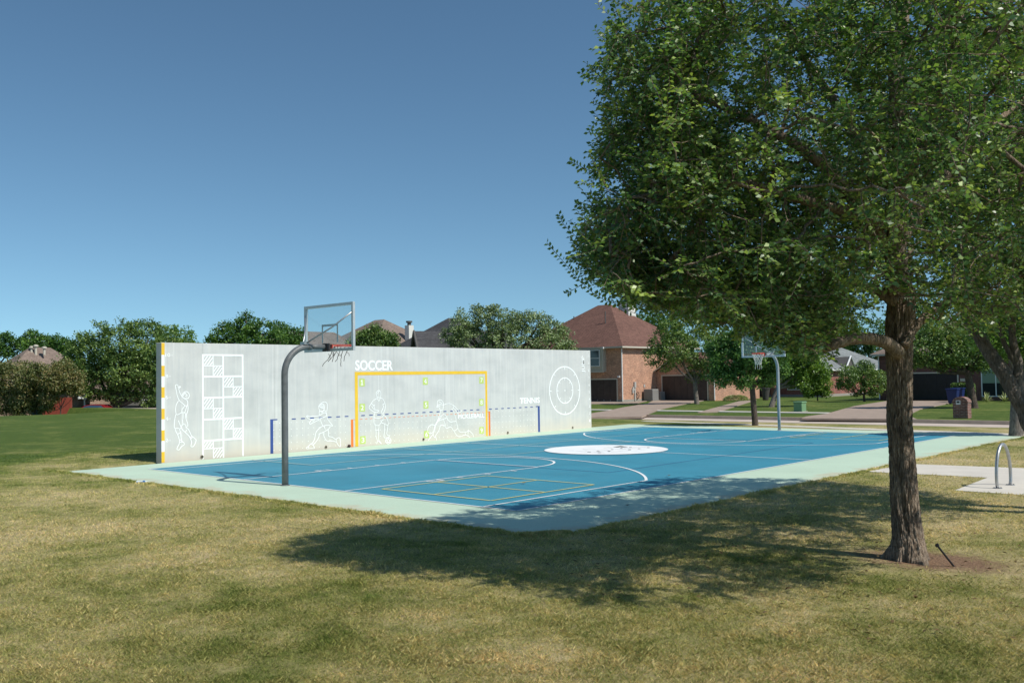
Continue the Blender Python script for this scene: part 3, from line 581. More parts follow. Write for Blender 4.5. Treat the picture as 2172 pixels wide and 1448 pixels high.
drawing('jumping_player_outline', [
    [(640, 1300), (600, 1270), (560, 1220), (525, 1150), (505, 1065), (525, 1060), (545, 1035), (528, 1020), (512, 1050), (492, 1040), (488, 1000), (465, 988), (440, 995), (430, 1015), (438, 1050), (452, 1120), (462, 1180), (480, 1250), (505, 1310), (540, 1360), (590, 1395), (625, 1430), (635, 1448)],
    [(640, 1300), (680, 1320), (703, 1370), (703, 1420)]+Bp((700, 80), (690, 105), (660, 105), (635, 105)),
    [(500, 1345), (475, 1380)]+Bp((452, 90), (440, 150), (438, 220), (450, 290)),
    Bp((635, 105), (610, 150), (580, 180), (575, 250)), Bp((680, 110), (665, 170), (640, 250)), Bp((703, 90), (712, 140), (708, 200), (690, 260), (672, 300), (667, 390)),
    Bp((445, 295), (490, 300), (530, 275), (575, 256), (640, 258), (657, 300), (660, 360), (672, 410), (690, 460), (706, 530), (690, 560), (664, 578)),
    Bp((600, 270), (600, 330), (598, 390)), Bp((592, 405), (590, 440), (600, 508)),
    Bp((438, 300), (420, 400), (410, 500), (408, 570), (425, 600), (465, 598), (510, 600), (528, 615), (560, 590)), Bp((500, 430), (525, 500), (560, 575)),
    Bp((562, 590), (572, 540), (600, 515), (640, 512), (660, 535), (666, 578), (710, 610), (745, 670), (770, 730), (795, 770), (840, 805), (882, 845), (884, 880), (862, 940), (832, 990), (795, 1005), (772, 985), (782, 950), (790, 900), (768, 840), (748, 790), (700, 735), (640, 680), (590, 630), (566, 590)),
    Bp((682, 640), (665, 660), (652, 685)), Bp((748, 805), (790, 772)), Bp((765, 828), (818, 790)),
    Bp((425, 605), (440, 660), (478, 730), (505, 800), (520, 860), (520, 925), (495, 980), (465, 1045), (480, 1068), (505, 1072), (530, 1055), (560, 1005), (622, 960), (628, 930), (600, 900), (568, 870), (555, 790), (548, 700), (520, 615)),
    Bp((485, 725), (545, 695)), Bp((528, 858), (565, 862)), Bp((522, 905), (590, 900)),
    [(572, 1250), (590, 1195), (630, 1150), (670, 1138), (710, 1155), (738, 1205), (735, 1250), (702, 1300)], [(585, 1260), (640, 1290), (700, 1285)], [(645, 1165), (665, 1195), (690, 1225), (672, 1250), (650, 1230)], [(600, 1235), (620, 1200), (640, 1165)]],
    cA, 0.022, 'white outline of a jumping player with one arm up')
drawing('running_player_outline', [
    [(940, 560), (935, 535), (960, 530), (1000, 548), (1120, 538), (1200, 527), (1250, 503), (1310, 465), (1345, 470), (1372, 500), (1355, 540), (1310, 562), (1250, 582), (1180, 598), (1060, 606), (1000, 605), (960, 585), (940, 560)],
    [(1105, 600), (1050, 618), (1010, 660), (998, 700), (1018, 722), (1045, 695), (1100, 672), (1160, 640), (1215, 615)], [(1060, 640), (1115, 625)],
    [(1218, 425), (1205, 380), (1190, 350), (1212, 298), (1262, 250), (1320, 225), (1370, 248), (1390, 300), (1385, 380), (1372, 432)], [(1218, 425), (1255, 435), (1295, 425), (1318, 380), (1322, 330), (1300, 280), (1240, 285)],
    [(1210, 322), (1260, 345), (1316, 352)], [(1213, 332), (1260, 353), (1316, 362)], [(1228, 302), (1310, 320)], [(1216, 430), (1208, 470), (1213, 512)], [(1312, 400), (1360, 450), (1375, 500)], [(1260, 460), (1300, 430)],
    [(1375, 500), (1385, 570), (1410, 630), (1460, 690), (1502, 755), (1440, 742), (1360, 740), (1290, 752), (1268, 710), (1242, 640), (1228, 605)],
    [(1290, 752), (1230, 792), (1160, 860), (1130, 930), (1108, 1040), (1070, 1115), (1022, 1150), (970, 1200), (925, 1235), (938, 1255), (1020, 1250), (1100, 1245), (1098, 1205), (1078, 1172), (1130, 1110), (1180, 1040), (1205, 980), (1210, 930), (1300, 890), (1402, 830), (1455, 765)],
    [(1310, 760), (1345, 830)], [(1028, 1145), (1082, 1180)], [(968, 1205), (990, 1235)], [(1405, 840), (1412, 920), (1418, 980), (1500, 1000), (1570, 1050), (1600, 1025), (1638, 1008), (1668, 1040), (1680, 1190), (1650, 1202), (1618, 1160), (1580, 1105), (1480, 1082), (1380, 1080), (1332, 1020), (1300, 930), (1298, 892)], [(1570, 1045), (1592, 1090)]],
    cC, 0.021, 'white outline of a running player with a ponytail and visor')
drawing('standing_player_outline', [
    [(432, 590), (420, 550), (426, 512), (455, 490), (480, 502), (489, 550), (482, 592), (462, 602), (440, 588)], [(440, 540), (450, 515), (470, 500)],
    [(432, 592), (430, 612), (380, 640), (342, 690), (308, 750), (338, 790), (400, 826), (450, 815), (452, 797), (400, 790), (372, 768), (350, 730)], [(345, 690), (385, 727), (397, 705)], [(376, 716), (402, 780)], [(430, 600), (445, 635), (462, 652), (482, 606)],
    [(484, 605), (522, 622), (545, 670), (562, 730), (545, 800), (520, 850), (498, 822), (512, 788), (530, 740), (520, 708), (546, 690)], [(400, 828), (385, 902), (440, 916), (500, 905), (530, 870), (520, 850)],
    [(385, 905), (384, 982), (402, 1022), (462, 1024), (486, 985), (500, 975), (486, 950)], [(490, 962), (542, 930)], [(500, 985), (540, 1000), (560, 1014), (602, 1015), (592, 940), (552, 880), (530, 870)],
    [(405, 1024), (416, 1130), (415, 1190), (436, 1260), (425, 1312)], [(415, 1096), (455, 1096)], [(462, 1026), (456, 1100), (455, 1190), (460, 1255), (500, 1308), (445, 1262)], [(545, 1016), (546, 1120), (538, 1180), (545, 1214), (600, 1212), (622, 1190), (582, 1164), (590, 1100), (600, 1017)],
    [(605+42*math.cos(a), 1262+46*math.sin(a)) for a in np.linspace(0, 2*math.pi, 15)], [(605+20*math.cos(a), 1262+22*math.sin(a)) for a in np.linspace(0, 2*math.pi, 9)], [(605, 1240), (600, 1220)], [(625, 1255), (645, 1245)], [(615, 1280), (630, 1300)], [(590, 1280), (575, 1296)], [(585, 1255), (566, 1245)]],
    cD, 0.020, 'white outline of a player with hands on hips and a foot on a ball')
drawing('lunging_player_outline', [
    [(512, 482), (528, 430), (526, 390), (542, 332), (590, 310), (640, 330), (670, 390), (666, 430), (600, 414), (545, 430), (512, 482), (560, 460), (592, 450)], [(570, 360), (610, 370), (640, 395)], [(566, 472), (572, 502), (605, 556), (648, 540), (668, 500), (672, 432)],
    [(672, 430), (740, 402), (810, 396), (902, 432), (960, 482), (1010, 540), (1040, 580), (1080, 592), (1108, 548)], [(1040, 582), (1020, 640), (960, 552), (922, 510), (900, 508)], [(905, 442), (898, 508), (862, 535), (895, 560), (940, 660), (972, 800), (900, 820), (842, 832), (780, 782), (750, 722)],
    [(605, 558), (588, 640), (558, 742), (530, 800), (482, 890), (460, 960), (440, 1060), (428, 1120), (360, 1200), (310, 1262)], [(600, 700), (660, 658), (692, 655), (742, 690), (745, 732), (640, 772), (542, 812)], [(575, 735), (545, 800), (505, 870), (490, 930)], [(590, 745), (555, 800), (520, 850), (498, 900)], [(620, 720), (575, 770), (530, 830)],
    [(472, 908), (390, 893), (322, 950), (298, 1020), (320, 1082), (380, 1102), (440, 1050), (470, 950)], [(482, 1172), (500, 1130), (560, 1040), (590, 952), (602, 914), (640, 905), (712, 914), (700, 850), (680, 790)], [(432, 1130), (450, 1180), (485, 1188), (505, 1215), (518, 1275)], [(480, 930), (470, 1000), (468, 1060)],
    [(712, 916), (722, 960), (762, 976), (842, 944), (912, 1030), (962, 1020), (1010, 960), (972, 802)], [(912, 1032), (960, 1110), (1020, 1170), (1090, 1172), (1150, 1140), (1210, 1140), (1300, 1190)], [(1010, 962), (1040, 1040), (1070, 1065), (1150, 1064), (1230, 1060), (1262, 1028), (1320, 1070), (1370, 1120), (1382, 1182)], [(1185, 1066), (1190, 1130)], [(1262, 1035), (1250, 1120)]],
    cE, 0.020, 'white outline of a lunging player with a cap and a paddle')
# height ruler on the left end
wsheet('height_ruler', [rect(WX0+0.004, WX0+0.098, i*0.3048+0.0, (i+1)*0.3048) for i in range(0, 11, 2)]+[rect(WX0+0.004, WX0+0.098, 10*0.3048+0.3048, WH-0.012)], M['ypaint'], label='yellow bands of the height ruler')
wsheet('height_ruler', [rect(WX0+0.004, WX0+0.090, i*0.3048, (i+1)*0.3048) for i in range(1, 10, 2)], M['wpaint'], label='white bands of the height ruler')
# target grid of squares
gx = [2.445, 3.108, 3.765]; gz = [3.058, 2.418, 1.795, 1.157, 0.535, -0.05]; w1 = 0.052; w2 = 0.026
G1 = [rect(gx[0]-w1/2, gx[0]+w1/2, 0.0, gz[0]+w1/2), rect(gx[1]-w1/2, gx[1]+w1/2, 0.0, gz[0]-w1/2), rect(gx[2]-w1/2, gx[2]+w1/2, 0.0, gz[0]+w1/2), rect(gx[0]+w1/2, gx[2]-w1/2, gz[0]-w1/2, gz[0]+w1/2)]
for i in range(1, 5):
    G1 += [rect(gx[0]+w1/2, gx[1]-w1/2, gz[i]-w1/2, gz[i]+w1/2), rect(gx[1]+w1/2, gx[2]-w1/2, gz[i]-w1/2+0.004, gz[i]+w1/2+0.004)]
HT = []
def hatch(x0, x1, z0, z1):
    out = []; s = 0.098; d = x0+z0*0
    H = z1-z0; k = -H*0.8
    while k < (x1-x0):
        # diagonal from (x0+k, z0) up right with slope 1.25
        a, b = x0+k, x0+k+H/1.25
        pts = [(a, z0), (a+0.042, z0), (b+0.042, z1), (b, z1)]
        # clip to the square
        def clip(ps, f, val, keep):
            o = []
            for i in range(len(ps)):
                p, q = ps[i], ps[(i+1) % len(ps)]; ip, iq = keep(p[f], val), keep(q[f], val)
                if ip: o.append(p)
                if ip != iq:
                    t = (val-p[f])/(q[f]-p[f]); o.append((p[0]+t*(q[0]-p[0]), p[1]+t*(q[1]-p[1])))
            return o
        pts = clip(pts, 0, x0, lambda v, w: v >= w); pts = clip(pts, 0, x1, lambda v, w: v <= w) if len(pts) > 2 else pts
        if len(pts) > 2: out.append(pts)
        k += s
    return out
for i in range(5):
    c = i % 2; x0, x1 = gx[c]+w1/2, gx[c+1]-w1/2; z1, z0 = gz[i]-w1/2, (gz[i+1]+w1/2 if i < 4 else 0.0)
    xm = (x0+x1)/2; zm = (gz[i]+gz[i+1])/2 if i < 4 else 0.30
    G1 += [rect(xm-w2/2, xm+w2/2, z0+0.006, z1-0.002), rect(x0, xm-w2/2, zm-w2/2, zm+w2/2), rect(xm+w2/2, x1, zm-w2/2, zm+w2/2)]
    HT += hatch(x0+0.01, xm-w2/2-0.004, zm+w2/2+0.006, z1-0.006)+hatch(xm+w2/2+0.004, x1-0.01, z0+0.008, zm-w2/2-0.006)
wsheet('square_grid', G1, M['wpaint'], label='white grid of ten large squares'); wsheet('grid_hatching', HT, M['wpaint'], 0.0035)
# tennis and pickleball nets
wsheet('tennis_net', [rect(4.725, 4.831, 0.005, 1.072), rect(17.46, 17.58, 0.005, 1.075)], M['bpaint'], label='dark blue posts of the painted tennis net')
TD = [rect(4.831, 4.985, 1.036, 1.072), rect(17.33, 17.46, 1.035, 1.075)]; x = 5.165
while x < 17.2:
    if not (7.99 < x+0.15 and x < 8.2) and not (14.33 < x+0.15 and x < 14.5): TD.append(rect(x, x+0.155, 1.028, 1.062))
    x += 0.348
wsheet('tennis_net', TD, M['bpaint'], 0.0032, label='dark blue dashes along the top of the tennis net')
wsheet('pickleball_net', [rect(7.856, 7.955, 0.01, 0.93), rect(14.53, 14.62, 0.01, 0.955)], M['opaint'], label='orange posts of the painted pickleball net')
OD = [rect(7.955, 8.03, 0.915, 0.93), rect(14.47, 14.53, 0.935, 0.955)]; x = 8.24
while x < 14.3:
    OD.append(rect(x, x+0.106, 0.918, 0.936)); x += 0.212
wsheet('pickleball_net', OD, M['opaint'], 0.0032, label='orange dashes along the top of the pickleball net')
DT = []
for i in range(60):
    for z in (0.10, 0.308, 0.519, 0.732, 0.94):
        x = 4.853+i*0.2135
        if x > 17.42: continue
        if any(a < x < b for a, b in ((7.84, 8.22), (14.3, 14.66))): continue
        DT.append([(x+0.014*math.cos(a), z+0.014*math.sin(a)) for a in np.linspace(0, 2*math.pi, 7)[:-1]])
wsheet('net_dots', DT, M['wpaint'], 0.0029)
# soccer goal
wsheet('goal_frame', [rect(8.033, 8.162, 0.012, 2.53), rect(14.368, 14.475, 0.012, 2.53), rect(8.162, 14.368, 2.416, 2.53)], M['ypaint'], 0.0038, label='yellow frame of the painted soccer goal')
# ring target
def ring(c, rx, rz, w, n=64):
    out = []
    for i in range(n):
        a, b = 2*math.pi*i/n, 2*math.pi*(i+1)/n
        out.append([(c[0]+(rx+s)*math.cos(t), c[1]+(rz+s)*math.sin(t)) for s, t in ((-w/2, a), (w/2, a), (w/2, b), (-w/2, b))])
    return out
RC = (19.245, 1.676); RG = ring(RC, 1.015, 1.015, 0.047)+ring(RC, 0.54, 0.54, 0.042)
for k in range(8):
    a = math.pi/4*k
    for r0, r1 in ((0.885, 0.985), (0.43, 0.51)):
        RG += stroke([(RC[0]+r0*math.cos(a), RC[1]+r0*math.sin(a)), (RC[0]+r1*math.cos(a), RC[1]+r1*math.sin(a))], 0.03)
        if k % 2 or True:
            RG += stroke([(RC[0]+r0*math.cos(a)-0.04*math.sin(a), RC[1]+r0*math.sin(a)+0.04*math.cos(a)), (RC[0]+r0*math.cos(a)+0.04*math.sin(a), RC[1]+r0*math.sin(a)-0.04*math.cos(a))], 0.022)[:0]
RG.append([(RC[0]+0.035*math.cos(a), RC[1]+0.035*math.sin(a)) for a in np.linspace(0, 2*math.pi, 11)[:-1]])
wsheet('ring_target', RG, M['wpaint'], label='two white rings of the round target')

def text_mesh(s, bold=0.0):
    cu = bpy.data.curves.new('lettering', 'FONT'); cu.body = s; cu.resolution_u = 4; cu.offset = bold
    t = bpy.data.objects.new('lettering', cu); COL.objects.link(t)
    dg = bpy.context.evaluated_depsgraph_get(); me = bpy.data.meshes.new_from_object(t.evaluated_get(dg))
    bpy.data.objects.remove(t); bpy.data.curves.remove(cu); return me
def wall_text(s, x0, x1, z0, z1, mat, name='lettering', lift=0.0034, rot=False, bold=0.028, parent=None, face='wall', plane=None):
    me = text_mesh(s, bold); n = len(me.vertices); co = np.zeros(n*3, np.float32); me.vertices.foreach_get('co', co); co = co.reshape(-1, 3)
    lo, hi = co.min(0), co.max(0); q = (co-lo)/(np.maximum(hi-lo, 1e-6))
    if rot: a, b = 1-q[:, 1], q[:, 0]
    else: a, b = q[:, 0], q[:, 1]
    out = np.empty((n, 3), np.float32)
    if face == 'wall': out[:, 0] = x0+a*(x1-x0); out[:, 1] = WALL_Y-lift; out[:, 2] = z0+b*(z1-z0)
    else: out[:, 0] = plane; out[:, 1] = x0+a*(x1-x0); out[:, 2] = z0+b*(z1-z0)
    me.vertices.foreach_set('co', out.ravel()); me.update(); me.materials.clear(); me.materials.append(mat)
    o = bpy.data.objects.new(name, me); COL.objects.link(o); p = parent or wall; o.parent = p; o.matrix_parent_inverse = p.matrix_world.inverted()
    return o
bpy.context.view_layer.update()
wall_text('SOCCER', 8.055, 9.72, 2.575, 2.93, M['wpaint'])['label'] = 'white word SOCCER'
wall_text('TENNIS', 16.36, 17.59, 1.20, 1.435, M['wpaint'])['label'] = 'white word TENNIS'
wall_text('PICKLEBALL', 12.88, 14.29, 0.74, 0.905, M['wpaint'], bold=0.016)['label'] = 'white word PICKLEBALL'
wall_text('JUMP', 20.43, 20.69, 2.44, 3.16, M['wpaint'], rot=True, bold=0.008)['label'] = 'white word JUMP written upwards'
for k, (n_, x, z) in enumerate((('1', 8.34, 2.168), ('4', 11.24, 2.175), ('7', 14.165, 2.175), ('2', 8.338, 1.312), ('5', 11.26, 1.318), ('8', 14.141, 1.323), ('3', 8.357, 0.215), ('6', 11.27, 0.245), ('9', 14.129, 0.246))):
    sq = wsheet('number_square', [rect(x-0.122, x+0.122, z-0.132, z+0.132)], M['lime'], 0.0031, label='lime square numbered '+n_)
    if n_ == '1':
        wsheet('numeral', [[(x+a, z+b) for a, b in ((-0.018, -0.062), (0.016, -0.062), (0.016, 0.088), (-0.012, 0.088), (-0.052, 0.055), (-0.052, 0.028), (-0.018, 0.045))], rect(x-0.05, x+0.05, z-0.088, z-0.062)], M['wpaint'], 0.0065, parent=sq); continue
    h = 0.085; wall_text(n_, x-(0.035 if n_ == '1' else 0.062), x+(0.035 if n_ == '1' else 0.062), z-h, z+h, M['wpaint'], 'numeral', lift=0.0065, parent=sq, bold=0.0 if n_ == '1' else 0.008)
for n_, z in (('10', 3.0), ('8', 2.395), ('6', 1.79), ('4', 1.185), ('2', 0.575)):
    w = 0.14 if n_ == '10' else 0.075; x = 1.285
    wall_text(n_, x, x+w, z, z+0.1, M['wpaint'], 'ruler_numeral', bold=0.004); wall_text('FT', x+w+0.02, x+w+0.085, z+0.01, z+0.06, M['wpaint'], 'ruler_numeral', bold=0.0)
for k in range(10):
    z = 3.144-k*0.3135; n_ = str(10-k); w = 0.11 if n_ == '10' else 0.07
    wall_text(n_, 20.93-w/2, 20.93+w/2, z-0.055, z+0.055, M['wpaint'], 'ruler_numeral', bold=0.004)
# dark drain openings at the foot of the wall
for k, x in enumerate((2.408, 6.823, 11.116, 15.61, 19.72)):
    mb = MB(); c = (x, WALL_Y-0.012, 0.078)
    mb.add([(c[0]+r*math.cos(a), y, c[2]+r*math.sin(a)) for r, y in ((0.034, c[1]-0.004), (0.052, c[1]-0.004), (0.052, WALL_Y+0.01)) for a in np.linspace(0, 2*math.pi, 17)[:-1]],
           [(i, (i+1) % 16, 16+(i+1) % 16, 16+i) for i in range(16)]+[(16+i, 16+(i+1) % 16, 32+(i+1) % 16, 32+i) for i in range(16)])
    o = mb.build('drain_collar', M['pipe_rim'], wall)
    mb = MB(); mb.add([(c[0]+0.036*math.cos(a), c[1]-0.001, c[2]+0.036*math.sin(a)) for a in np.linspace(0, 2*math.pi, 17)[:-1]], [tuple(range(16))]); mb.build('drain_opening', M['pipe'], o)

# ================================================================== THINGS ON AND ROUND THE COURT
def thing(name, label, cat, loc, rz=0.0, group=None):
    return tag(empty(name, loc, rz), label, cat, group)

def make_hoop(name, label, base, sgn, net_kind):
    """pole with a bent arm, framed glass board, braces, rim and net; sgn = +1 points to +X"""
    bx, by = base; root = thing(name, label, 'basketball hoop', (bx, by, 0))
    X = lambda d: bx+sgn*d
    R_ = 0.62; zt = 3.0; pts = [(X(0), by, -0.1), (X(0), by, 0.9), (X(0), by, 1.7), (X(0), by, zt-R_)]
    pts += [(X(R_*(1-math.cos(a))), by, zt-R_+R_*math.sin(a)) for a in np.linspace(0.12, math.pi/2, 12)]
    mb = MB().tube(pts+[(X(0.66), by, zt)], 0.071 if sgn > 0 else 0.060, 20); mb.lathe([(0.10, 0), (0.10, 0.012), (0.075, 0.02)], (bx, by, 0.0), 20)
    mb.build('pole', M['pole'] if sgn > 0 else M['steel'], root, smooth=True)
    mb = MB().tube([(X(0.63), by, zt), (X(1.06), by, zt)], 0.0585, 18); mb.tube([(X(0.60), by, zt), (X(0.68), by, zt)], 0.079, 18)
    mb.build('arm', M['pole'] if sgn > 0 else M['steel'], root, smooth=True)
    mb = MB().box(min(X(1.06), X(1.15)), max(X(1.06), X(1.15)), by-0.09, by+0.09, zt-0.10, zt+0.08)
    mb.build('mounting_bracket', M['rustblack'], root, bevel=0.004)
    y0, y1, z0, z1 = by-0.915, by+0.915, 2.90, 3.97; xa, xb = sorted((X(1.15), X(1.215)))
    mb = MB(); w = 0.062
    mb.box(xa, xb, y0, y1, z0, z0+w); mb.box(xa, xb, y0, y1, z1-w, z1); mb.box(xa+0.001, xb-0.001, y0, y0+w, z0+w, z1-w); mb.box(xa+0.001, xb-0.001, y1-w, y1, z0+w, z1-w)
    fr = mb.build('backboard_frame', M['alu'], root, bevel=0.003)
    gxx = X(1.20); MB().box(gxx-0.006, gxx+0.006, y0+w-0.005, y1-w+0.005, z0+w-0.005, z1-w+0.005).build('glass_board', M['glass'], root)
    # shooter's square on the glass
    zx = X(1.2075)-0.001*0; mb = MB(); xq0, xq1 = sorted((X(1.2065), X(1.2095)))
    for a in ((by-0.305, by-0.255, 3.10, 3.52), (by+0.255, by+0.305, 3.10, 3.52), (by-0.255, by+0.255, 3.47, 3.52)): mb.box(xq0, xq1, *a)
    mb.build('target_square', M['white_line'] if sgn < 0 else M['logo_grey'], root)
    mb = MB()
    for s in (-1, 1):
        mb = MB().tube([(X(0.52), by+s*0.05, zt+0.07), (X(0.9), by+s*0.5, zt+0.42), (X(1.15), by+s*0.87, 3.74)], 0.017, 10)
        mb.build('brace', M['galv'], root, smooth=True)
    mb = MB().box(*sorted((X(0.46), X(0.58))), by-0.075, by+0.075, zt+0.045, zt+0.105); mb.build('brace_clamp', M['galv'], root)
    cx = X(1.215+0.16+0.2286); mb = MB()
    mb.tube([(cx+0.2286*math.cos(a), by+0.2286*math.sin(a), 3.048) for a in np.linspace(0, 2*math.pi, 37)], 0.0095, 8, cap=False)
    mb.tube([(cx+0.222*math.cos(a), by+0.222*math.sin(a), 3.022) for a in np.linspace(0, 2*math.pi, 37)], 0.006, 8, cap=False)
    px0, px1 = sorted((X(1.217), X(1.232))); mb.box(px0, px1, by-0.075, by+0.075, 2.93, 3.06)
    for s in (-1, 1): mb.tube([(X(1.225), by+s*0.06, 3.0), (X(1.33), by+s*0.085, 3.03), (cx-sgn*0.19, by+s*0.14, 3.045)], 0.009, 8)
    mb.box(*sorted((X(1.225), X(1.38))), by-0.055, by+0.055, 3.035, 3.05)
    for k in range(12):
        a = 2*math.pi*k/12+0.2; mb.tube([(cx+0.2286*math.cos(a), by+0.2286*math.sin(a), 3.046), (cx+0.222*math.cos(a), by+0.222*math.sin(a), 3.012)], 0.005, 6)
    rimo = mb.build('rim', M['rim'], root, smooth=False)
    mb = MB()
    if net_kind == 'whole':
        n = 12; H = [(0.222, 3.015), (0.19, 2.93), (0.16, 2.84), (0.135, 2.76), (0.118, 2.68), (0.112, 2.60)]
        for k in range(n):
            for d in (-1, 1):
                mb.tube([(cx+r*math.cos(2*math.pi*(k+d*i*0.5)/n), by+r*math.sin(2*math.pi*(k+d*i*0.5)/n), z) for i, (r, z) in enumerate(H)], 0.0062, 5)
        for k in range(4): mb.tube([(cx+0.11*math.cos(k*1.7), by+0.11*math.sin(k*1.7), 2.6), (cx+0.13*math.cos(k*1.7), by+0.12*math.sin(k*1.7), 2.5), (cx+0.10*math.cos(k*1.7+.3), by+0.1*math.sin(k*1.7), 2.43)], 0.006, 5)
        mb.build('net', M['net_new'], rimo)
    else:
        rr = random.Random(3)
        for k in range(7):
            a = 0.4+0.42*k; p = np.array([cx+0.222*math.cos(a), by+0.222*math.sin(a), 3.015]); L = [p]
            drift = np.array([0.0, 0.028, 0])+np.array([rr.uniform(-.02, .02), rr.uniform(-.01, .03), 0])
            for i in range(rr.choice((5, 6, 8))):
                p = p+drift+np.array([rr.uniform(-.03, .03), rr.uniform(-.035, .035), -0.05-rr.random()*0.01]); L.append(p)
            mb.tube(L, 0.007, 5)
            if k % 2: mb.tube([L[3], L[3]+np.array([0.02, 0.07, -0.03]), L[3]+np.array([0.0, 0.11, 0.01])], 0.006, 5)
            if k % 3 == 0: mb.tube([L[2], L[2]+np.array([0.02, -0.07, -0.05]), L[2]+np.array([0.03, -0.06, -0.1])], 0.006, 5)
        mb.build('net', M['net_old'], rimo)
    return root
make_hoop('basketball_hoop', 'near basketball hoop on a bent dark grey pole with a frayed brown net', (-0.085, 6.66), 1, 'frayed')
make_hoop('basketball_hoop', 'far basketball hoop with a white net at the street end of the court', (CL+0.13, 6.63), -1, 'whole')

# bicycle rack: flattened upright hoop on two foot plates
b0 = np.array(ground(2116, 1036)); b1 = np.array(ground(2143, 1029)); bc = (b0+b1)/2
rk = thing('bicycle_rack', 'grey metal arch bicycle rack bolted to the pale path', 'bike rack', (bc[0], bc[1], 0.008))
d = (b1-b0); Ld = np.linalg.norm(d); d /= Ld; hw = Ld/2
def rack_w(t): return hw*(1.0+0.18*math.sin(math.pi*min(t, 1.0)))
pts = []
for t in np.linspace(0, math.pi, 33):
    # upright ellipse cut off low, feet slightly drawn in
    a = -0.32+t*(math.pi+0.64)/math.pi; e = hw*1.10; pts.append((bc[0]-d[0]*e*math.cos(a), bc[1]-d[1]*e*math.cos(a), 0.008+0.21+0.60*math.sin(a) if a > 0 and a < math.pi else 0.008+0.21+0.65*math.sin(a)))
pts = [(bc[0]-d[0]*hw*0.98, bc[1]-d[1]*hw*0.98, 0.008)]+pts[1:-1]+[(bc[0]+d[0]*hw*0.98, bc[1]+d[1]*hw*0.98, 0.008)]
MB().tube(pts, 0.030, 14).build('hoop', M['galv'], rk, smooth=True)
for s in (-1, 1):
    c = bc+s*d*hw; f = MB(); f.lathe([(0.085, 0.0), (0.085, 0.009), (0.04, 0.011)], (c[0], c[1], 0.008), 18)
    fp = f.build('foot_plate', M['galv'], rk)
    for k in range(4):
        a = k*math.pi/2+0.6; MB().lathe([(0.010, 0), (0.010, 0.010), (0.006, 0.013)], (c[0]+0.062*math.cos(a), c[1]+0.062*math.sin(a), 0.0175), 8).build('bolt', M['rustblack'], fp)
# iron stake leaning beside the trunk
s1 = np.array([*ground(2030, 1200), 0.0]); s0 = at(1988, 1156, depth_of(*s1[:2])-0.05)
mb = MB().tube([s1-np.array([0, 0, 0.05]), s0], 0.012, 8); mb.tube([s0-(s0-s1)*0.02, s0+(s0-s1)*0.03], 0.024, 8)
tag(mb.build('metal_stake', M['black']), 'thin black metal stake leaning out of the soil by the big tree', 'stake')
# crushed bottle, ball and dry leaves on the paving
bx, by = ground(303, 1024.5)
bt = thing('crushed_bottle', 'crushed clear plastic bottle with a blue label on the mint apron', 'bottle', (bx, by, 0.0))
ax = np.array([0.66, -0.75, 0]); o = np.array([bx, by, 0.032])
MB().tube([o-ax*0.15, o-ax*0.14, o-ax*0.06+[0, 0, 0.004], o+ax*0.0, o+ax*0.06+[0, 0, -0.006], o+ax*0.1, o+ax*0.125], [0.018, 0.03, 0.026, 0.031, 0.029, 0.014, 0.012], 9).build('bottle_body', M['plastic'], bt)
MB().tube([o+ax*0.005, o+ax*0.055], 0.033, 9).build('bottle_label', M['plastic_blue'], bt)
mb = MB(); mb.lathe([(0.052*math.sin(a), -0.052*math.cos(a)) for a in np.linspace(0.05, math.pi-0.05, 12)], (7.74, WALL_Y-0.055, 0.054), 16)
tag(mb.build('rubber_ball', M['ball'], smooth=True), 'small dark ball against the wall beside the orange post', 'ball')
for k, (u, v) in enumerate(((1418, 1011), (1111, 1027), (1330, 1075))):
    x, y = ground(u, v); mb = MB(); r_ = random.Random(k)
    q = [(x+0.055*math.cos(a)*(1+0.3*r_.random()), y+0.03*math.sin(a), 0.022+0.02*abs(math.sin(a*2))+0.01*r_.random()) for a in np.linspace(0, 2*math.pi, 8)[:-1]]
    mb.add([(x, y, 0.045)]+q, [(0, 1+i, 1+(i+1) % 7) for i in range(7)])
    tag(mb.build('dry_leaf', M['dryleaf']), ('curled dry leaf on the blue surface below the three point line', 'small dry leaf on the blue surface above the yellow squares', 'dry leaf on the blue surface at the tree shadow')[k], 'leaf', 'leaves dropped on the court')

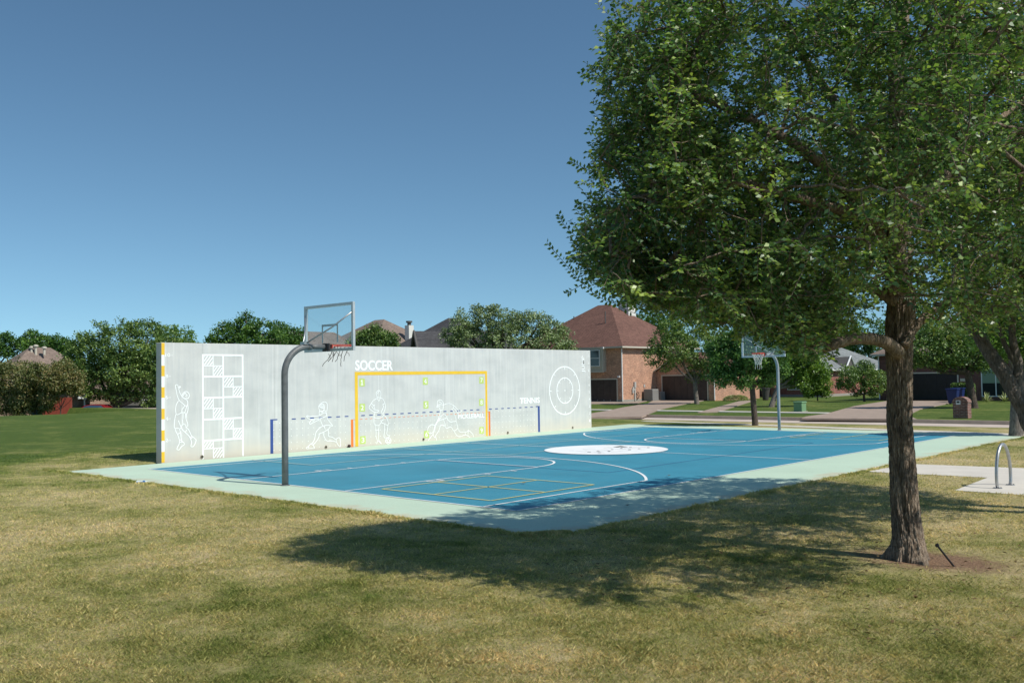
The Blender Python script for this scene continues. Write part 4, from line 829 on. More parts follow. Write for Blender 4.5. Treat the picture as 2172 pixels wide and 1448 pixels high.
# ================================================================== HOUSES
def on_x(u, v, X):
    d = ray(u, v); t = (X-CAM[0])/d[0]; q = CAM+t*d; return q[1], q[2]
def hip_roof(root, x0, x1, y0, y1, ze, zr, ov, mat, fascia, name='roof', inset=None, th=0.14):
    X0, X1, Y0, Y1 = x0-ov, x1+ov, y0-ov, y1+ov
    if (X1-X0) >= (Y1-Y0): i = inset or (Y1-Y0)/2; R = [(X0+i, (Y0+Y1)/2, zr), (X1-i, (Y0+Y1)/2, zr)]; order = 'x'
    else: i = inset or (X1-X0)/2; R = [((X0+X1)/2, Y0+i, zr), ((X0+X1)/2, Y1-i, zr)]; order = 'y'
    V = [(X0, Y0, ze), (X1, Y0, ze), (X1, Y1, ze), (X0, Y1, ze)]+R
    F = [(0, 1, 5, 4), (1, 2, 5), (2, 3, 4, 5), (3, 0, 4)] if order == 'x' else [(0, 1, 4), (1, 2, 5, 4), (2, 3, 5), (3, 0, 4, 5)]
    mb = MB().add(V, F); ro = mb.build(name, mat, root)
    f = MB(); t = th
    f.box(X0, X1, Y0, Y0+0.03, ze-t, ze-0.002); f.box(X0, X1, Y1-0.03, Y1, ze-t, ze-0.002); f.box(X0, X0+0.03, Y0+0.03, Y1-0.03, ze-t, ze-0.002); f.box(X1-0.03, X1, Y0+0.03, Y1-0.03, ze-t, ze-0.002)
    f.add([(X0+0.03, Y0+0.03, ze-t+0.01), (X1-0.03, Y0+0.03, ze-t+0.01), (X1-0.03, Y1-0.03, ze-t+0.01), (X0+0.03, Y1-0.03, ze-t+0.01)], [(0, 3, 2, 1)])
    f.build('eaves', fascia, ro); return ro, R
def window_x(root, X, y0, y1, z0, z1, nv=2, nh=2, mats=('white_trim', 'pane'), depth=0.08, blind=False):
    """window in a wall facing -X"""
    y0, y1 = sorted((y0, y1)); w = 0.07; mb = MB(); xf = X-0.05
    mb.box(xf, X+0.02, y0-w, y1+w, z0-w, z0); mb.box(xf, X+0.02, y0-w, y1+w, z1, z1+w); mb.box(xf, X+0.02, y0-w, y0, z0, z1); mb.box(xf, X+0.02, y1, y1+w, z0, z1)
    for i in range(1, nv): y = y0+(y1-y0)*i/nv; mb.box(xf+0.012, X+0.015, y-0.035, y+0.035, z0, z1)
    for i in range(1, nh): z = z0+(z1-z0)*i/nh; mb.box(xf+0.016, X+0.012, y0, y1, z-0.03, z+0.03)
    fr = mb.build('window', M[mats[0]], root); MB().box(X-0.012, X-0.006, y0, y1, z0, z1).build('pane', M[mats[1]], fr)
    if blind: MB().box(X-0.020, X-0.014, y0, y1, z0+(z1-z0)*0.48, z1).build('blind', M['blind'], fr)
    return fr
def garage_x(root, X, y0, y1, z0, z1, door, frame='trim', rows=4):
    y0, y1 = sorted((y0, y1)); mb = MB(); w = 0.1
    mb.box(X-0.05, X+0.02, y0-w, y0, z0, z1); mb.box(X-0.05, X+0.02, y1, y1+w, z0, z1); mb.box(X-0.05, X+0.02, y0-w, y1+w, z1, z1+w)
    fr = mb.build('garage_frame', M[frame], root); mb = MB(); h = (z1-z0)/rows; n = max(2, int((y1-y0)/0.65)); dy = (y1-y0)/n
    mb.box(X-0.012, X-0.004, y0, y1, z0, z1)
    for r in range(rows):
        for c in range(n): mb.box(X-0.032, X-0.010, y0+c*dy+0.05, y0+(c+1)*dy-0.05, z0+r*h+0.05, z0+(r+1)*h-0.05)
    mb.build('garage_door', M[door], root)
# --- two storey salmon brick house
h1 = thing('brick_house', 'two storey salmon brick house with a brown hipped roof behind the end of the wall', 'house', (54.6, 37.1, 0))
HX, HY = 54.6, 37.1; HY2 = 49.5; HX2 = 66.5
MB().box(HX, HX2, HY, HY2, 0.0, 4.72).build('wall', M['brick1'], h1)
MB().box(HX-0.03, HX2, HY-0.03, HY2, -0.1, 0.22).build('foundation', M['foundation'], h1)
ro, RR = hip_roof(h1, HX, HX2, HY, HY2, 4.86, 9.15, 0.45, M['roof_brown'], M['trim'], inset=5.9)
MB().box(61.3, 62.5, 41.0, 42.2, 6.5, 9.35).build('chimney', M['chimney'], ro)
MB().box(61.2, 62.6, 40.9, 42.3, 9.35, 9.47).build('chimney_cap', M['dark_siding'], ro)
for yy, xx, hh in ((41.0, 57.6, 0.55), (45.5, 58.6, 0.4)): MB().tube([(xx, yy, 5.5), (xx, yy, 5.5+2.2+hh)], 0.05, 8).build('roof_vent', M['dark_siding'], ro)
# boxed bay with the upper window, cream surround
bay = MB(); bay.box(HX-0.42, HX, 38.75, 41.7, 2.65, 4.74); bay.build('bay_surround', M['siding'], h1)
bay = MB(); bay.box(HX-0.47, HX-0.418, 38.75, 41.7, 2.62, 2.76); bay.box(HX-0.47, HX-0.418, 38.75, 38.9, 2.76, 4.5); bay.build('bay_trim', M['trim'], h1)
window_x(h1, HX-0.42, 39.2, 41.3, 3.22, 4.55, 2, 2)
garage_x(h1, HX, 37.65, 42.6, 0.05, 1.98, 'door_brown')
MB().tube([(HX-0.05, HY-0.07, 0.1), (HX-0.05, HY-0.07, 4.7)], 0.05, 8).build('downspout', M['white_trim'], h1)
for yy in (38.6, 42.6, 43.5): MB().box(HX-0.62, HX-0.50, yy, yy+0.16, 4.70, 4.84).build('eave_lamp', M['white_trim'], h1)
MB().box(HX-0.2, HX, 37.25, 37.45, 2.15, 2.3).build('wall_lamp', M['white_trim'], h1)
mb = MB(); mb.box(56.3, 56.55, HY-0.14, HY, 1.25, 1.75); mb.box(56.35, 56.5, HY-0.1, HY, 0.1, 1.25); mb.box(56.0, 56.2, HY-0.12, HY, 0.75, 1.15); mb.box(56.1, 56.4, HY-0.08, HY, 1.0, 1.3); mb.build('electric_meter', M['meter'], h1); MB().box(57.85, 58.05, HY-0.05, HY, 1.25, 1.5).build('wall_vent', M['meter'], h1)
mb = MB(); mb.tube([(56.75+0.22*math.cos(a), HY-0.12, 0.55+0.28*math.sin(a)) for a in np.linspace(0, 12.5, 40)], 0.03, 6); mb.build('hose_reel', M['black'], h1)
# garage wing
GY = on_x(1516, 846, 59.9)[0]; gw = h1
MB().box(59.9, 68.0, GY, HY-0.002, 0.0, 2.62).build('wing_wall', M['brick1'], h1)
mb = MB(); pk = ((GY+HY)/2); mb.add([(59.45, GY-0.4, 2.55), (68.2, GY-0.4, 2.55), (68.2, HY+0.0, 2.72), (59.45, HY, 2.72), (59.45, pk, 4.35), (68.2, pk, 4.35)], [(0, 1, 5, 4), (2, 3, 4, 5)]); mb.build('wing_roof', M['roof_brown'], h1)
mb = MB(); mb.add([(59.88, GY, 2.55), (59.88, HY, 2.62), (59.88, pk, 4.28)], [(0, 2, 1)]); mb.build('gable', M['brick1'], h1)
for a, b in (((59.44, GY-0.4, 2.5), (59.44, pk, 4.30)), ((59.44, HY+0.02, 2.62), (59.44, pk, 4.30))): MB().tube([a, b], 0.07, 6).build('gable_trim', M['trim'], h1)
gy0 = on_x(1501, 846, 59.9)[0]; gy1 = on_x(1406, 846, 59.9)[0]
garage_x(h1, 59.9, gy0, gy1, 0.05, 2.22, 'door_brown', 'trim')
MB().tube([(59.84, GY-0.03, 0.1), (59.84, GY-0.03, 2.5)], 0.05, 8).build('downspout', M['white_trim'], h1)
for k, (x, w, h) in enumerate(((57.6, 0.95, 1.0), (59.0, 0.75, 0.75))):
    a = thing('air_conditioner', ('larger grey air conditioner standing against the sunlit brick wall', 'smaller grey air conditioner next to the garage corner')[k], 'air conditioner', (x+w/2, HY-0.65, 0.05), group='air conditioners beside the brick house')
    MB().box(x, x+w, HY-0.65-w/2, HY-0.65+w/2, 0.08, 0.08+h).build('cabinet', M['ac'], a, bevel=0.03)
    mb = MB()
    for i in range(9): z = 0.16+i*(h-0.16)/9; mb.box(x-0.012, x+w+0.012, HY-0.65-w/2-0.012, HY-0.65+w/2+0.012, z, z+0.022)
    mb.build('grille', M['ac'], a); MB().box(x-0.08, x+w+0.08, HY-0.73-w/2, HY-0.57+w/2, 0.0, 0.08).build('pad', M['foundation'], a)
# --- low house with the grey roof
h2 = thing('brick_house', 'low red brick house with a grey hipped roof and a small white gable', 'house', (73.3, 27.4, 0))
H2y = on_x(1532, 846, 73.3)[0]
MB().box(73.3, 92, 27.4, H2y+6, 0.0, 2.5).build('wall', M['brick2'], h2); MB().box(73.26, 92, 27.36, H2y+6, -0.1, 0.25).build('foundation', M['foundation'], h2)
ro, _ = hip_roof(h2, 73.3, 92, 27.4, H2y+6, 2.62, 7.0, 0.5, M['roof_grey'], M['white_trim'], inset=8)
mb = MB(); gx0, gx1, gz0, gz1 = 77.9, 80.1, 2.75, 3.85
mb.add([(gx0, 27.0, gz0), (gx1, 27.0, gz0), ((gx0+gx1)/2, 27.0, gz1), (gx0, 30.5, gz0), (gx1, 30.5, gz0), ((gx0+gx1)/2, 30.5, gz1)], [(0, 1, 2), (0, 2, 5, 3), (1, 4, 5, 2)], 0); dorm = mb.build('gable', M['dark_siding'], ro)
MB().tube([(gx0-0.1, 26.93, gz0-0.08), ((gx0+gx1)/2, 26.93, gz1+0.06), (gx1+0.1, 26.93, gz0-0.08)], 0.085, 6).build('gable_trim', M['white_trim'], dorm)
wy1, wy0 = on_x(1672, 830, 73.3)[0], on_x(1706, 830, 73.3)[0]; window_x(h2, 73.3, wy0, wy1, 0.75, 1.95, 2, 1)
ey0, ey1 = on_x(1650, 830, 73.3)[0], on_x(1560, 830, 73.3)[0]
MB().box(73.18, 73.29, ey0+1.0, ey0+2.4, 0.1, 2.2).build('front_door', M['black'], h2); mb = MB()
for y in (ey0, ey0+3.2, ey1): mb = MB().box(72.3, 72.7, y-0.2, y+0.2, 0.0, 2.5); mb.build('porch_post', M['brick2'], h2)
MB().box(72.2, 73.3, ey0-0.5, ey1+0.6, 2.35, 2.55).build('porch_beam', M['dark_siding'], h2)
MB().tube([(73.2, 27.33, 0.1), (73.2, 27.33, 2.5)], 0.05, 8).build('downspout', M['white_trim'], h2)
# --- dark brick house at the right
h3 = thing('brick_house', 'shaded dark brick house with a wide black garage door behind the big trunk', 'house', (63.6, 10, 0))
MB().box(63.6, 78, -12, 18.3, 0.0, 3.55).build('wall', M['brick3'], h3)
ro, _ = hip_roof(h3, 63.6, 78, -12, 18.3, 3.7, 7.6, 0.5, M['roof_tan'], M['trim'], inset=7.4)
ga, gb = on_x(2031, 820, 63.6)[0], on_x(1880, 820, 63.6)[0]
garage_x(h3, 63.6, ga, gb-1.0, 0.05, 2.1, 'door_black', 'trim')
wa, wb = on_x(2142, 820, 63.6)[0], on_x(2084, 820, 63.6)[0]; window_x(h3, 63.6, wa, wb, 0.38, 2.34, 2, 1, blind=True)
MB().box(63.54, 63.6, wa-3.2, wa-1.9, 0.38, 2.3).build('shutter', M['dark_siding'], h3)
sy0, sy1 = on_x(2050, 805, 63.6)[0], on_x(2037, 805, 63.6)[0]; bpy.context.view_layer.update()
sg = MB().box(63.54, 63.6, sy0, sy1, 1.47, 1.69).build('house_number_plate', M['trim'], h3)
MB().tube([(63.5, 18.25, 0.1), (63.5, 18.25, 3.55)], 0.05, 8).build('downspout', M['white_trim'], h3)
# --- houses whose roofs show over the wall and at the far left
def far_house(label, cu, D, w, dpt, ze, zr, roof, wallm, zb=-0.2, inset=None, ov=0.4):
    c = at(cu, 800, D); h = thing('house', label, 'house', (c[0], c[1], zb))
    x0, x1, y0, y1 = c[0]-w/2, c[0]+w/2, c[1]-dpt/2, c[1]+dpt/2
    MB().box(x0, x1, y0, y1, zb-0.2, ze-0.1).build('wall', M[wallm], h); r, R = hip_roof(h, x0, x1, y0, y1, ze, zr, ov, M[roof], M['trim'], inset=inset); return h, r, (x0, x1, y0, y1), R
hL, rL, bL, RL = far_house('tan brick house with a pale brown hipped roof behind the shrubs', 85, 101, 12.5, 9.5, 1.75, 6.35, 'roof_tan', 'brick4', -1.35, inset=5.6)
for k, (u, h) in enumerate(((67, 0.05), (76, 0.2), (94, 0.0))):
    c = at(u, 733, 100); MB().lathe([(0.13, -0.8), (0.13, h-0.12), (0.26, h-0.1), (0.26, h+0.05), (0.08, h+0.12)], (c[0], c[1], c[2]-0.2), 12).build('roof_vent', M['trim'], rL)
c = at(150, 850, 93); MB().box(c[0]-0.5, c[0]+1.7, c[1]-0.5, c[1]+2.5, -1.5, 1.45).build('garage_wing', M['brick4'], hL)
c2 = at(179, 850, 92.6); MB().box(c2[0]-0.06, c2[0]+0.06, c2[1]-0.06, c2[1]+0.06, -1.5, 1.45).build('downspout', M['white_trim'], hL)
c2 = at(174, 843, 92.0); MB().box(c2[0]-0.4, c2[0]+0.4, c2[1]-0.04, c2[1]+0.04, c2[2]-0.12, c2[2]+0.12).build('house_number_plate', M['white_trim'], hL)
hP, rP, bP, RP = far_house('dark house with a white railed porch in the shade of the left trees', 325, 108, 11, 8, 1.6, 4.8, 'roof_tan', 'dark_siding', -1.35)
mb = MB()
for u in range(303, 330, 4): c = at(u, 848, 101); mb.box(c[0]-0.05, c[0]+0.05, c[1]-0.05, c[1]+0.05, -1.2, 0.45)
c0, c1 = at(301, 848, 101), at(331, 848, 101); mb.tube([(c0[0], c0[1], 0.48), (c1[0], c1[1], 0.48)], 0.06, 4); mb.tube([(c0[0], c0[1], -0.45), (c1[0], c1[1], -0.45)], 0.05, 4); mb.build('porch_railing', M['white_trim'], hP)
far_house('house with a brown ridge roof seen through the glass backboard', 655, 118, 18, 10, 4.3, 8.55, 'roof_tan', 'brick4', inset=5.4)
hB, rB, bB, RB = far_house('pale brown hipped roof house with a white chimney beyond the wall', 806, 128, 15, 15, 5.6, 10.55, 'roof_tan', 'brick4', inset=6.9)
c = at(868, 698, 125); MB().box(c[0]-0.42, c[0]+0.42, c[1]-0.42, c[1]+0.42, 5.5, c[2]+0.5).build('chimney', M['chimney'], rB); MB().lathe([(0.25, 0), (0.25, 0.35), (0.42, 0.38), (0.42, 0.6)], (c[0], c[1], c[2]+0.5), 10).build('chimney_pot', M['dark_siding'], rB)
# charcoal gable roof
c = at(878, 702, 84); hC = thing('house', 'house with a charcoal shingle roof and dark gable above the wall', 'house', (c[0], c[1], 0)); zr = c[2]
rx = RV*np.array([1, 1, 0]); rx /= np.linalg.norm(rx); fw = np.array([FV[0], FV[1], 0]); fw /= np.linalg.norm(fw)
rd = rx*0.97+fw*0.25; rd /= np.linalg.norm(rd); gd = np.array([-rd[1], rd[0], 0])
pk0 = np.array([c[0], c[1], zr]); pk1 = pk0+rd*9; e = 3.4; dz = -2.9
A0, A1, B0_, B1 = pk0-gd*e+[0, 0, dz], pk1-gd*e+[0, 0, dz], pk0+gd*e+[0, 0, dz], pk1+gd*e+[0, 0, dz]
MB().add([pk0, pk1, A1, A0, B1, B0_], [(0, 3, 2, 1), (0, 1, 4, 5)]).build('roof', M['roof_dark'], hC)
q = rd*0.25; MB().add([pk0+q-[0, 0, .1], A0+q+[0, 0, .1]+gd*.3, B0_+q+[0, 0, .1]-gd*.3, A0+q+gd*.3-[0, 0, 3.5], B0_+q-gd*.3-[0, 0, 3.5]], [(0, 2, 1), (1, 2, 4, 3)]).build('gable', M['dark_siding'], hC)
MB().tube([A0, pk0, B0_], 0.11, 6).build('gable_trim', M['dark_siding'], hC)
MB().add([A0+gd*.3-[0, 0, .1]+q, A1+gd*.3-[0, 0, .1], A1+gd*.3-[0, 0, 3.5], A0+gd*.3-[0, 0, 3.5]+q], [(0, 3, 2, 1)]).build('wall', M['brick3'], hC)
far_house('house with a dark slate roof peak left of the live oak', 962, 108, 9, 9, 6.0, 9.3, 'roof_dark', 'brick3', inset=4.2)

# ================================================================== STREET SIDE THINGS
x, y = ground(1697, 872.5); ub = thing('utility_box', 'pale green utility cabinet on the lawn beyond the street', 'utility box', (x, y, 0))
MB().box(x-0.3, x+0.3, y-0.26, y+0.26, 0.0, 0.50).build('cabinet', M['util_green'], ub, bevel=0.02); MB().box(x-0.33, x+0.33, y-0.29, y+0.29, 0.5, 0.6).build('lid', M['util_green'], ub, bevel=0.03)
MB().box(x-0.36, x+0.36, y-0.32, y+0.32, -0.02, 0.03).build('base', M['foundation'], ub)
# brick mailbox with an arched top
x, y = ground(2041, 887); mbx = thing('mailbox', 'arched brick mailbox pillar at the kerb of the street', 'mailbox', (x, y, 0)); mb = MB(); w = 0.33; h = 0.74; n = 14
prof = [(-w, -0.05), (w, -0.05)]+[(w*math.cos(a), h+0.26*math.sin(a)) for a in np.linspace(0, math.pi, n)]
V = [(x-0.25, y+p[0], p[1]) for p in prof]+[(x+0.3, y+p[0], p[1]) for p in prof]; k = len(prof)
mb.add(V, [tuple(range(k)), tuple(range(2*k-1, k-1, -1))]+[(i, k+i, k+(i+1) % k, (i+1) % k) for i in range(k)]); mb.build('pillar', M['brickm'], mbx)
MB().box(x-0.27, x-0.24, y-0.02, y+0.18, 0.66, 0.86).build('mail_door', M['white_trim'], mbx); MB().box(x-0.285, x-0.268, y+0.02, y+0.14, 0.74, 0.82).build('door_emblem', M['black'], mbx)
mb = MB(); 
for a0, a1 in zip(np.linspace(0, math.pi, n)[:-1], np.linspace(0, math.pi, n)[1:]):
    mb.add([(x-0.275, y+(w+s)*math.cos(t), h+(0.26+s)*math.sin(t)) for t, s in ((a0, -0.05), (a1, -0.05), (a1, 0.03), (a0, 0.03))]+[(x+0.31, y+(w+s)*math.cos(t), h+(0.26+s)*math.sin(t)) for t, s in ((a0, 0.0), (a1, 0.0), (a1, 0.03), (a0, 0.03))], [(0, 1, 2, 3), (3, 2, 6, 7)])
mb.build('arch_course', M['brickm'], mbx)
def wheelie_bin(u, v, label, mat, h=1.1, dz=0.0, grp='wheeled rubbish bins', D=None):
    x, y = ground(u, v) if D is None else at(u, 800, D)[:2]; b = thing('wheeled_bin', label, 'rubbish bin', (x, y, dz), group=grp)
    V = []; 
    for z, w, d in ((0.06, 0.22, 0.25), (h-0.1, 0.31, 0.36)): V += [(x-w, y-d, z+dz), (x+w, y-d, z+dz), (x+w, y+d, z+dz), (x-w, y+d, z+dz)]
    MB().add(V, [(0, 3, 2, 1), (4, 5, 6, 7), (0, 1, 5, 4), (1, 2, 6, 5), (2, 3, 7, 6), (3, 0, 4, 7)]).build('body', mat, b, bevel=0.02)
    MB().box(x-0.35, x+0.35, y-0.40, y+0.40, h-0.1+dz, h-0.03+dz).build('lid', mat, b, bevel=0.025)
    for s in (-1, 1): MB().tube([(x+0.25, y+s*0.25, 0.11+dz), (x+0.25, y+s*0.31, 0.11+dz)], 0.11, 12).build('wheel', M['rubber'], b)
    MB().tube([(x+0.36, y-0.3, h-0.12+dz), (x+0.41, y-0.28, h-0.06+dz), (x+0.41, y+0.28, h-0.06+dz), (x+0.36, y+0.3, h-0.12+dz)], 0.018, 6).build('handle', mat, b)
wheelie_bin(2022, 857, 'front navy wheeled bin beside the clipped hedge', M['bin_blue']); wheelie_bin(2034, 854, 'rear navy wheeled bin partly under the clipped hedge', M['bin_blue'])
wheelie_bin(75, 877, 'teal blue wheeled bin half hidden in the left shrubs', M['bin_teal'], 1.15, -1.0, D=89.5)
# planter at the porch
x, y = ground(1624, 848.5); pl = thing('planter', 'tall dark stone planter beside the porch', 'planter', (x, y, 0)); MB().lathe([(0.22, 0), (0.24, 0.05), (0.38, 0.95), (0.42, 0.97), (0.42, 1.05), (0.30, 1.05)], (x, y, 0), 16).build('pot', M['pot'], pl, smooth=False)
# yuccas
for k, (u, v) in enumerate(((2093, 853), (2131, 852.5))):
    x, y = ground(u, v); mb = MB(); r_ = random.Random(k+5)
    for i in range(46):
        a = r_.uniform(0, 6.28); el = r_.uniform(0.25, 1.45); L = r_.uniform(0.55, 0.85); c = np.array([x, y, 0.05]); dd = np.array([math.cos(a)*math.cos(el), math.sin(a)*math.cos(el), math.sin(el)]); sd = np.array([-math.sin(a), math.cos(a), 0])*0.03
        m1_, tp = c+dd*L*0.55, c+dd*L+np.array([0, 0, -0.08*math.cos(el)]); mb.add([c-sd, c+sd, m1_+sd, m1_-sd, tp], [(0, 1, 2, 3), (3, 2, 4)])
    tag(mb.build('yucca', M['aloe']), ('left pale spiky yucca under the shaded window', 'right pale spiky yucca under the shaded window')[k], 'plant', 'yuccas under the window')
# red board fence (left), every board in one panel
f0, f1 = at(92, 860, 90.5), at(152, 860, 91); fn = thing('board_fence', 'red stained vertical board fence behind the left shrubs', 'fence', (f0[0], f0[1], -1.3)); mb = MB(); n = 22
for i in range(n):
    a = f0+(f1-f0)*i/n; b = f0+(f1-f0)*(i+0.93)/n; nn = np.array([-(f1-f0)[1], (f1-f0)[0], 0]); nn /= np.linalg.norm(nn); t_ = 1.02+0.012*((i*7) % 5)
    mb.add([(a[0], a[1], -1.4), (b[0], b[1], -1.4), (b[0], b[1], t_), (a[0], a[1], t_), (a[0]+nn[0]*.03, a[1]+nn[1]*.03, -1.4), (b[0]+nn[0]*.03, b[1]+nn[1]*.03, -1.4), (b[0]+nn[0]*.03, b[1]+nn[1]*.03, t_), (a[0]+nn[0]*.03, a[1]+nn[1]*.03, t_)], [(0, 1, 2, 3), (7, 6, 5, 4), (3, 2, 6, 7), (1, 5, 6, 2), (4, 0, 3, 7)])
mb.build('fence_boards', M['fence_red'], fn)
for i in (0, 0.5, 1.0): a = f0+(f1-f0)*i; MB().box(a[0]-0.06, a[0]+0.06, a[1]+0.05, a[1]+0.17, -1.4, 1.0).build('fence_post', M['fence_red'], fn)
# red car, only its upper part clears the crest
cc = at(198, 860, 92); car = thing('parked_car', 'red hatchback parked below the crest of the far left lawn', 'car', (cc[0], cc[1], -1.12), math.atan2(-RV[1], -RV[0])*0+math.atan2(RV[1], RV[0])+math.pi)
def loft(prof_l, w0, zoff=0):       # side profile extruded and pulled in at the top
    V = []; n = len(prof_l)
    for s in (-1, 1): V += [(px_, s*(w0-0.18*max(0, (pz-0.85))), pz+zoff) for px_, pz in prof_l]
    return V, [tuple(range(n-1, -1, -1)), tuple(range(n, 2*n))]+[(i, (i+1) % n, n+(i+1) % n, n+i) for i in range(n)]
def local(V): 
    mw = car.matrix_world; return [tuple(mw @ Vector(v)) for v in V]
V, Fq = loft([(-2.15, 0.28), (2.05, 0.28), (2.15, 0.55), (2.05, 0.72), (1.15, 0.92), (0.55, 1.33), (-0.2, 1.44), (-1.2, 1.40), (-1.85, 1.02), (-2.2, 0.92), (-2.22, 0.5)], 0.86); MB().add(local(V), Fq).build('body', M['car_red'], car, bevel=0.03)
for s in (-1, 1):
    V = [(px_, s*(0.875-0.18*(pz-0.85)), pz) for px_, pz in ((0.95, 0.93), (0.48, 1.27), (-0.2, 1.36), (-1.1, 1.32), (-1.5, 0.98))]; MB().add(local(V), [tuple(range(5)) if s < 0 else (4, 3, 2, 1, 0)]).build('side_window', M['car_glass'], car)
V = [(1.14, -0.75, 0.95), (1.14, 0.75, 0.95), (0.6, 0.68, 1.32), (0.6, -0.68, 1.32)]; MB().add(local([(a+0.02, b, c_+0.02) for a, b, c_ in V]), [(0, 1, 2, 3)]).build('windscreen', M['car_glass'], car)
for sx in (1.35, -1.35):
    for s in (-1, 1):
        wv = MB(); wv.tube(local([(sx, s*0.68, 0.32), (sx, s*0.88, 0.32)]), 0.32, 18); wh = wv.build('wheel', M['rubber'], car); MB().tube(local([(sx, s*0.87, 0.32), (sx, s*0.892, 0.32)]), 0.2, 14).build('wheel_rim', M['hub'], wh)
for s in (-1, 1): V = [(a, s*0.6+b, c_) for c_ in (0.56, 0.68) for a, b in ((2.05, -0.14), (2.16, -0.14), (2.16, 0.14), (2.05, 0.14))]; MB().add(local(V), [(0, 3, 2, 1), (4, 5, 6, 7), (0, 1, 5, 4), (1, 2, 6, 5), (2, 3, 7, 6), (3, 0, 4, 7)]).build('headlight', M['white_trim'], car)

# ================================================================== TREES
def unit(v): return v/(np.linalg.norm(v, axis=-1, keepdims=True)+1e-9)
def leaf_mesh(name, pos, axis, nrm, L, W, rnd, mat, parent, curl=0.25, six=False):
    """one folded leaf face pair per point; pos is the leaf base"""
    axis = unit(axis); side = unit(np.cross(axis, nrm)); up = np.cross(side, axis); n = len(pos)
    L = np.broadcast_to(np.asarray(L, float), (n,))[:, None]; W = np.broadcast_to(np.asarray(W, float), (n,))[:, None]
    if six:
        V = np.stack([pos, pos+axis*L*0.3-side*W*0.42+up*W*curl, pos+axis*L*0.7-side*W*0.40+up*W*curl*0.9, pos+axis*L-up*L*0.10, pos+axis*L*0.7+side*W*0.40+up*W*curl*0.9, pos+axis*L*0.3+side*W*0.42+up*W*curl], 1).reshape(-1, 3)
        b = np.arange(n)[:, None]*6; F = np.concatenate([b+np.array([[0, 1, 2, 3]]), b+np.array([[0, 3, 4, 5]])]); k = 6
    else:
        V = np.stack([pos, pos+axis*L*0.5-side*W*0.5+up*W*curl, pos+axis*L, pos+axis*L*0.5+side*W*0.5+up*W*curl], 1).reshape(-1, 3)
        b = np.arange(n)[:, None]*4; F = b+np.array([[0, 1, 2, 3]]); k = 4
    return np_mesh(name, V, F, mat, rnd=np.repeat(rnd, k), parent=parent)
def tubes_mesh(name, segs, mat, parent, n=5):
    """segs: array (m, 2, 3) ends and (m, 2) radii -> open prisms"""
    P = np.array([a for a, _ in segs]); Rr = np.array([b for _, b in segs]); d = unit(P[:, 1]-P[:, 0])
    ref = np.where(np.abs(d[:, 2:3]) < 0.9, np.array([[0, 0, 1.]]), np.array([[1., 0, 0]])); a = unit(np.cross(d, ref)); b = np.cross(d, a); V = []
    for e in (0, 1):
        for j in range(n):
            t = 2*math.pi*j/n; V.append(P[:, e]+Rr[:, e:e+1]*(math.cos(t)*a+math.sin(t)*b))
    V = np.stack(V, 1).reshape(-1, 3); m = len(P); base = np.arange(m)[:, None]*(2*n)
    F = np.concatenate([base+np.array([[j, (j+1) % n, n+(j+1) % n, n+j]]) for j in range(n)])
    return np_mesh(name, V, F, mat, smooth=True, parent=parent)

def rand_dir(n, r=rng): return unit(r.normal(size=(n, 3)))

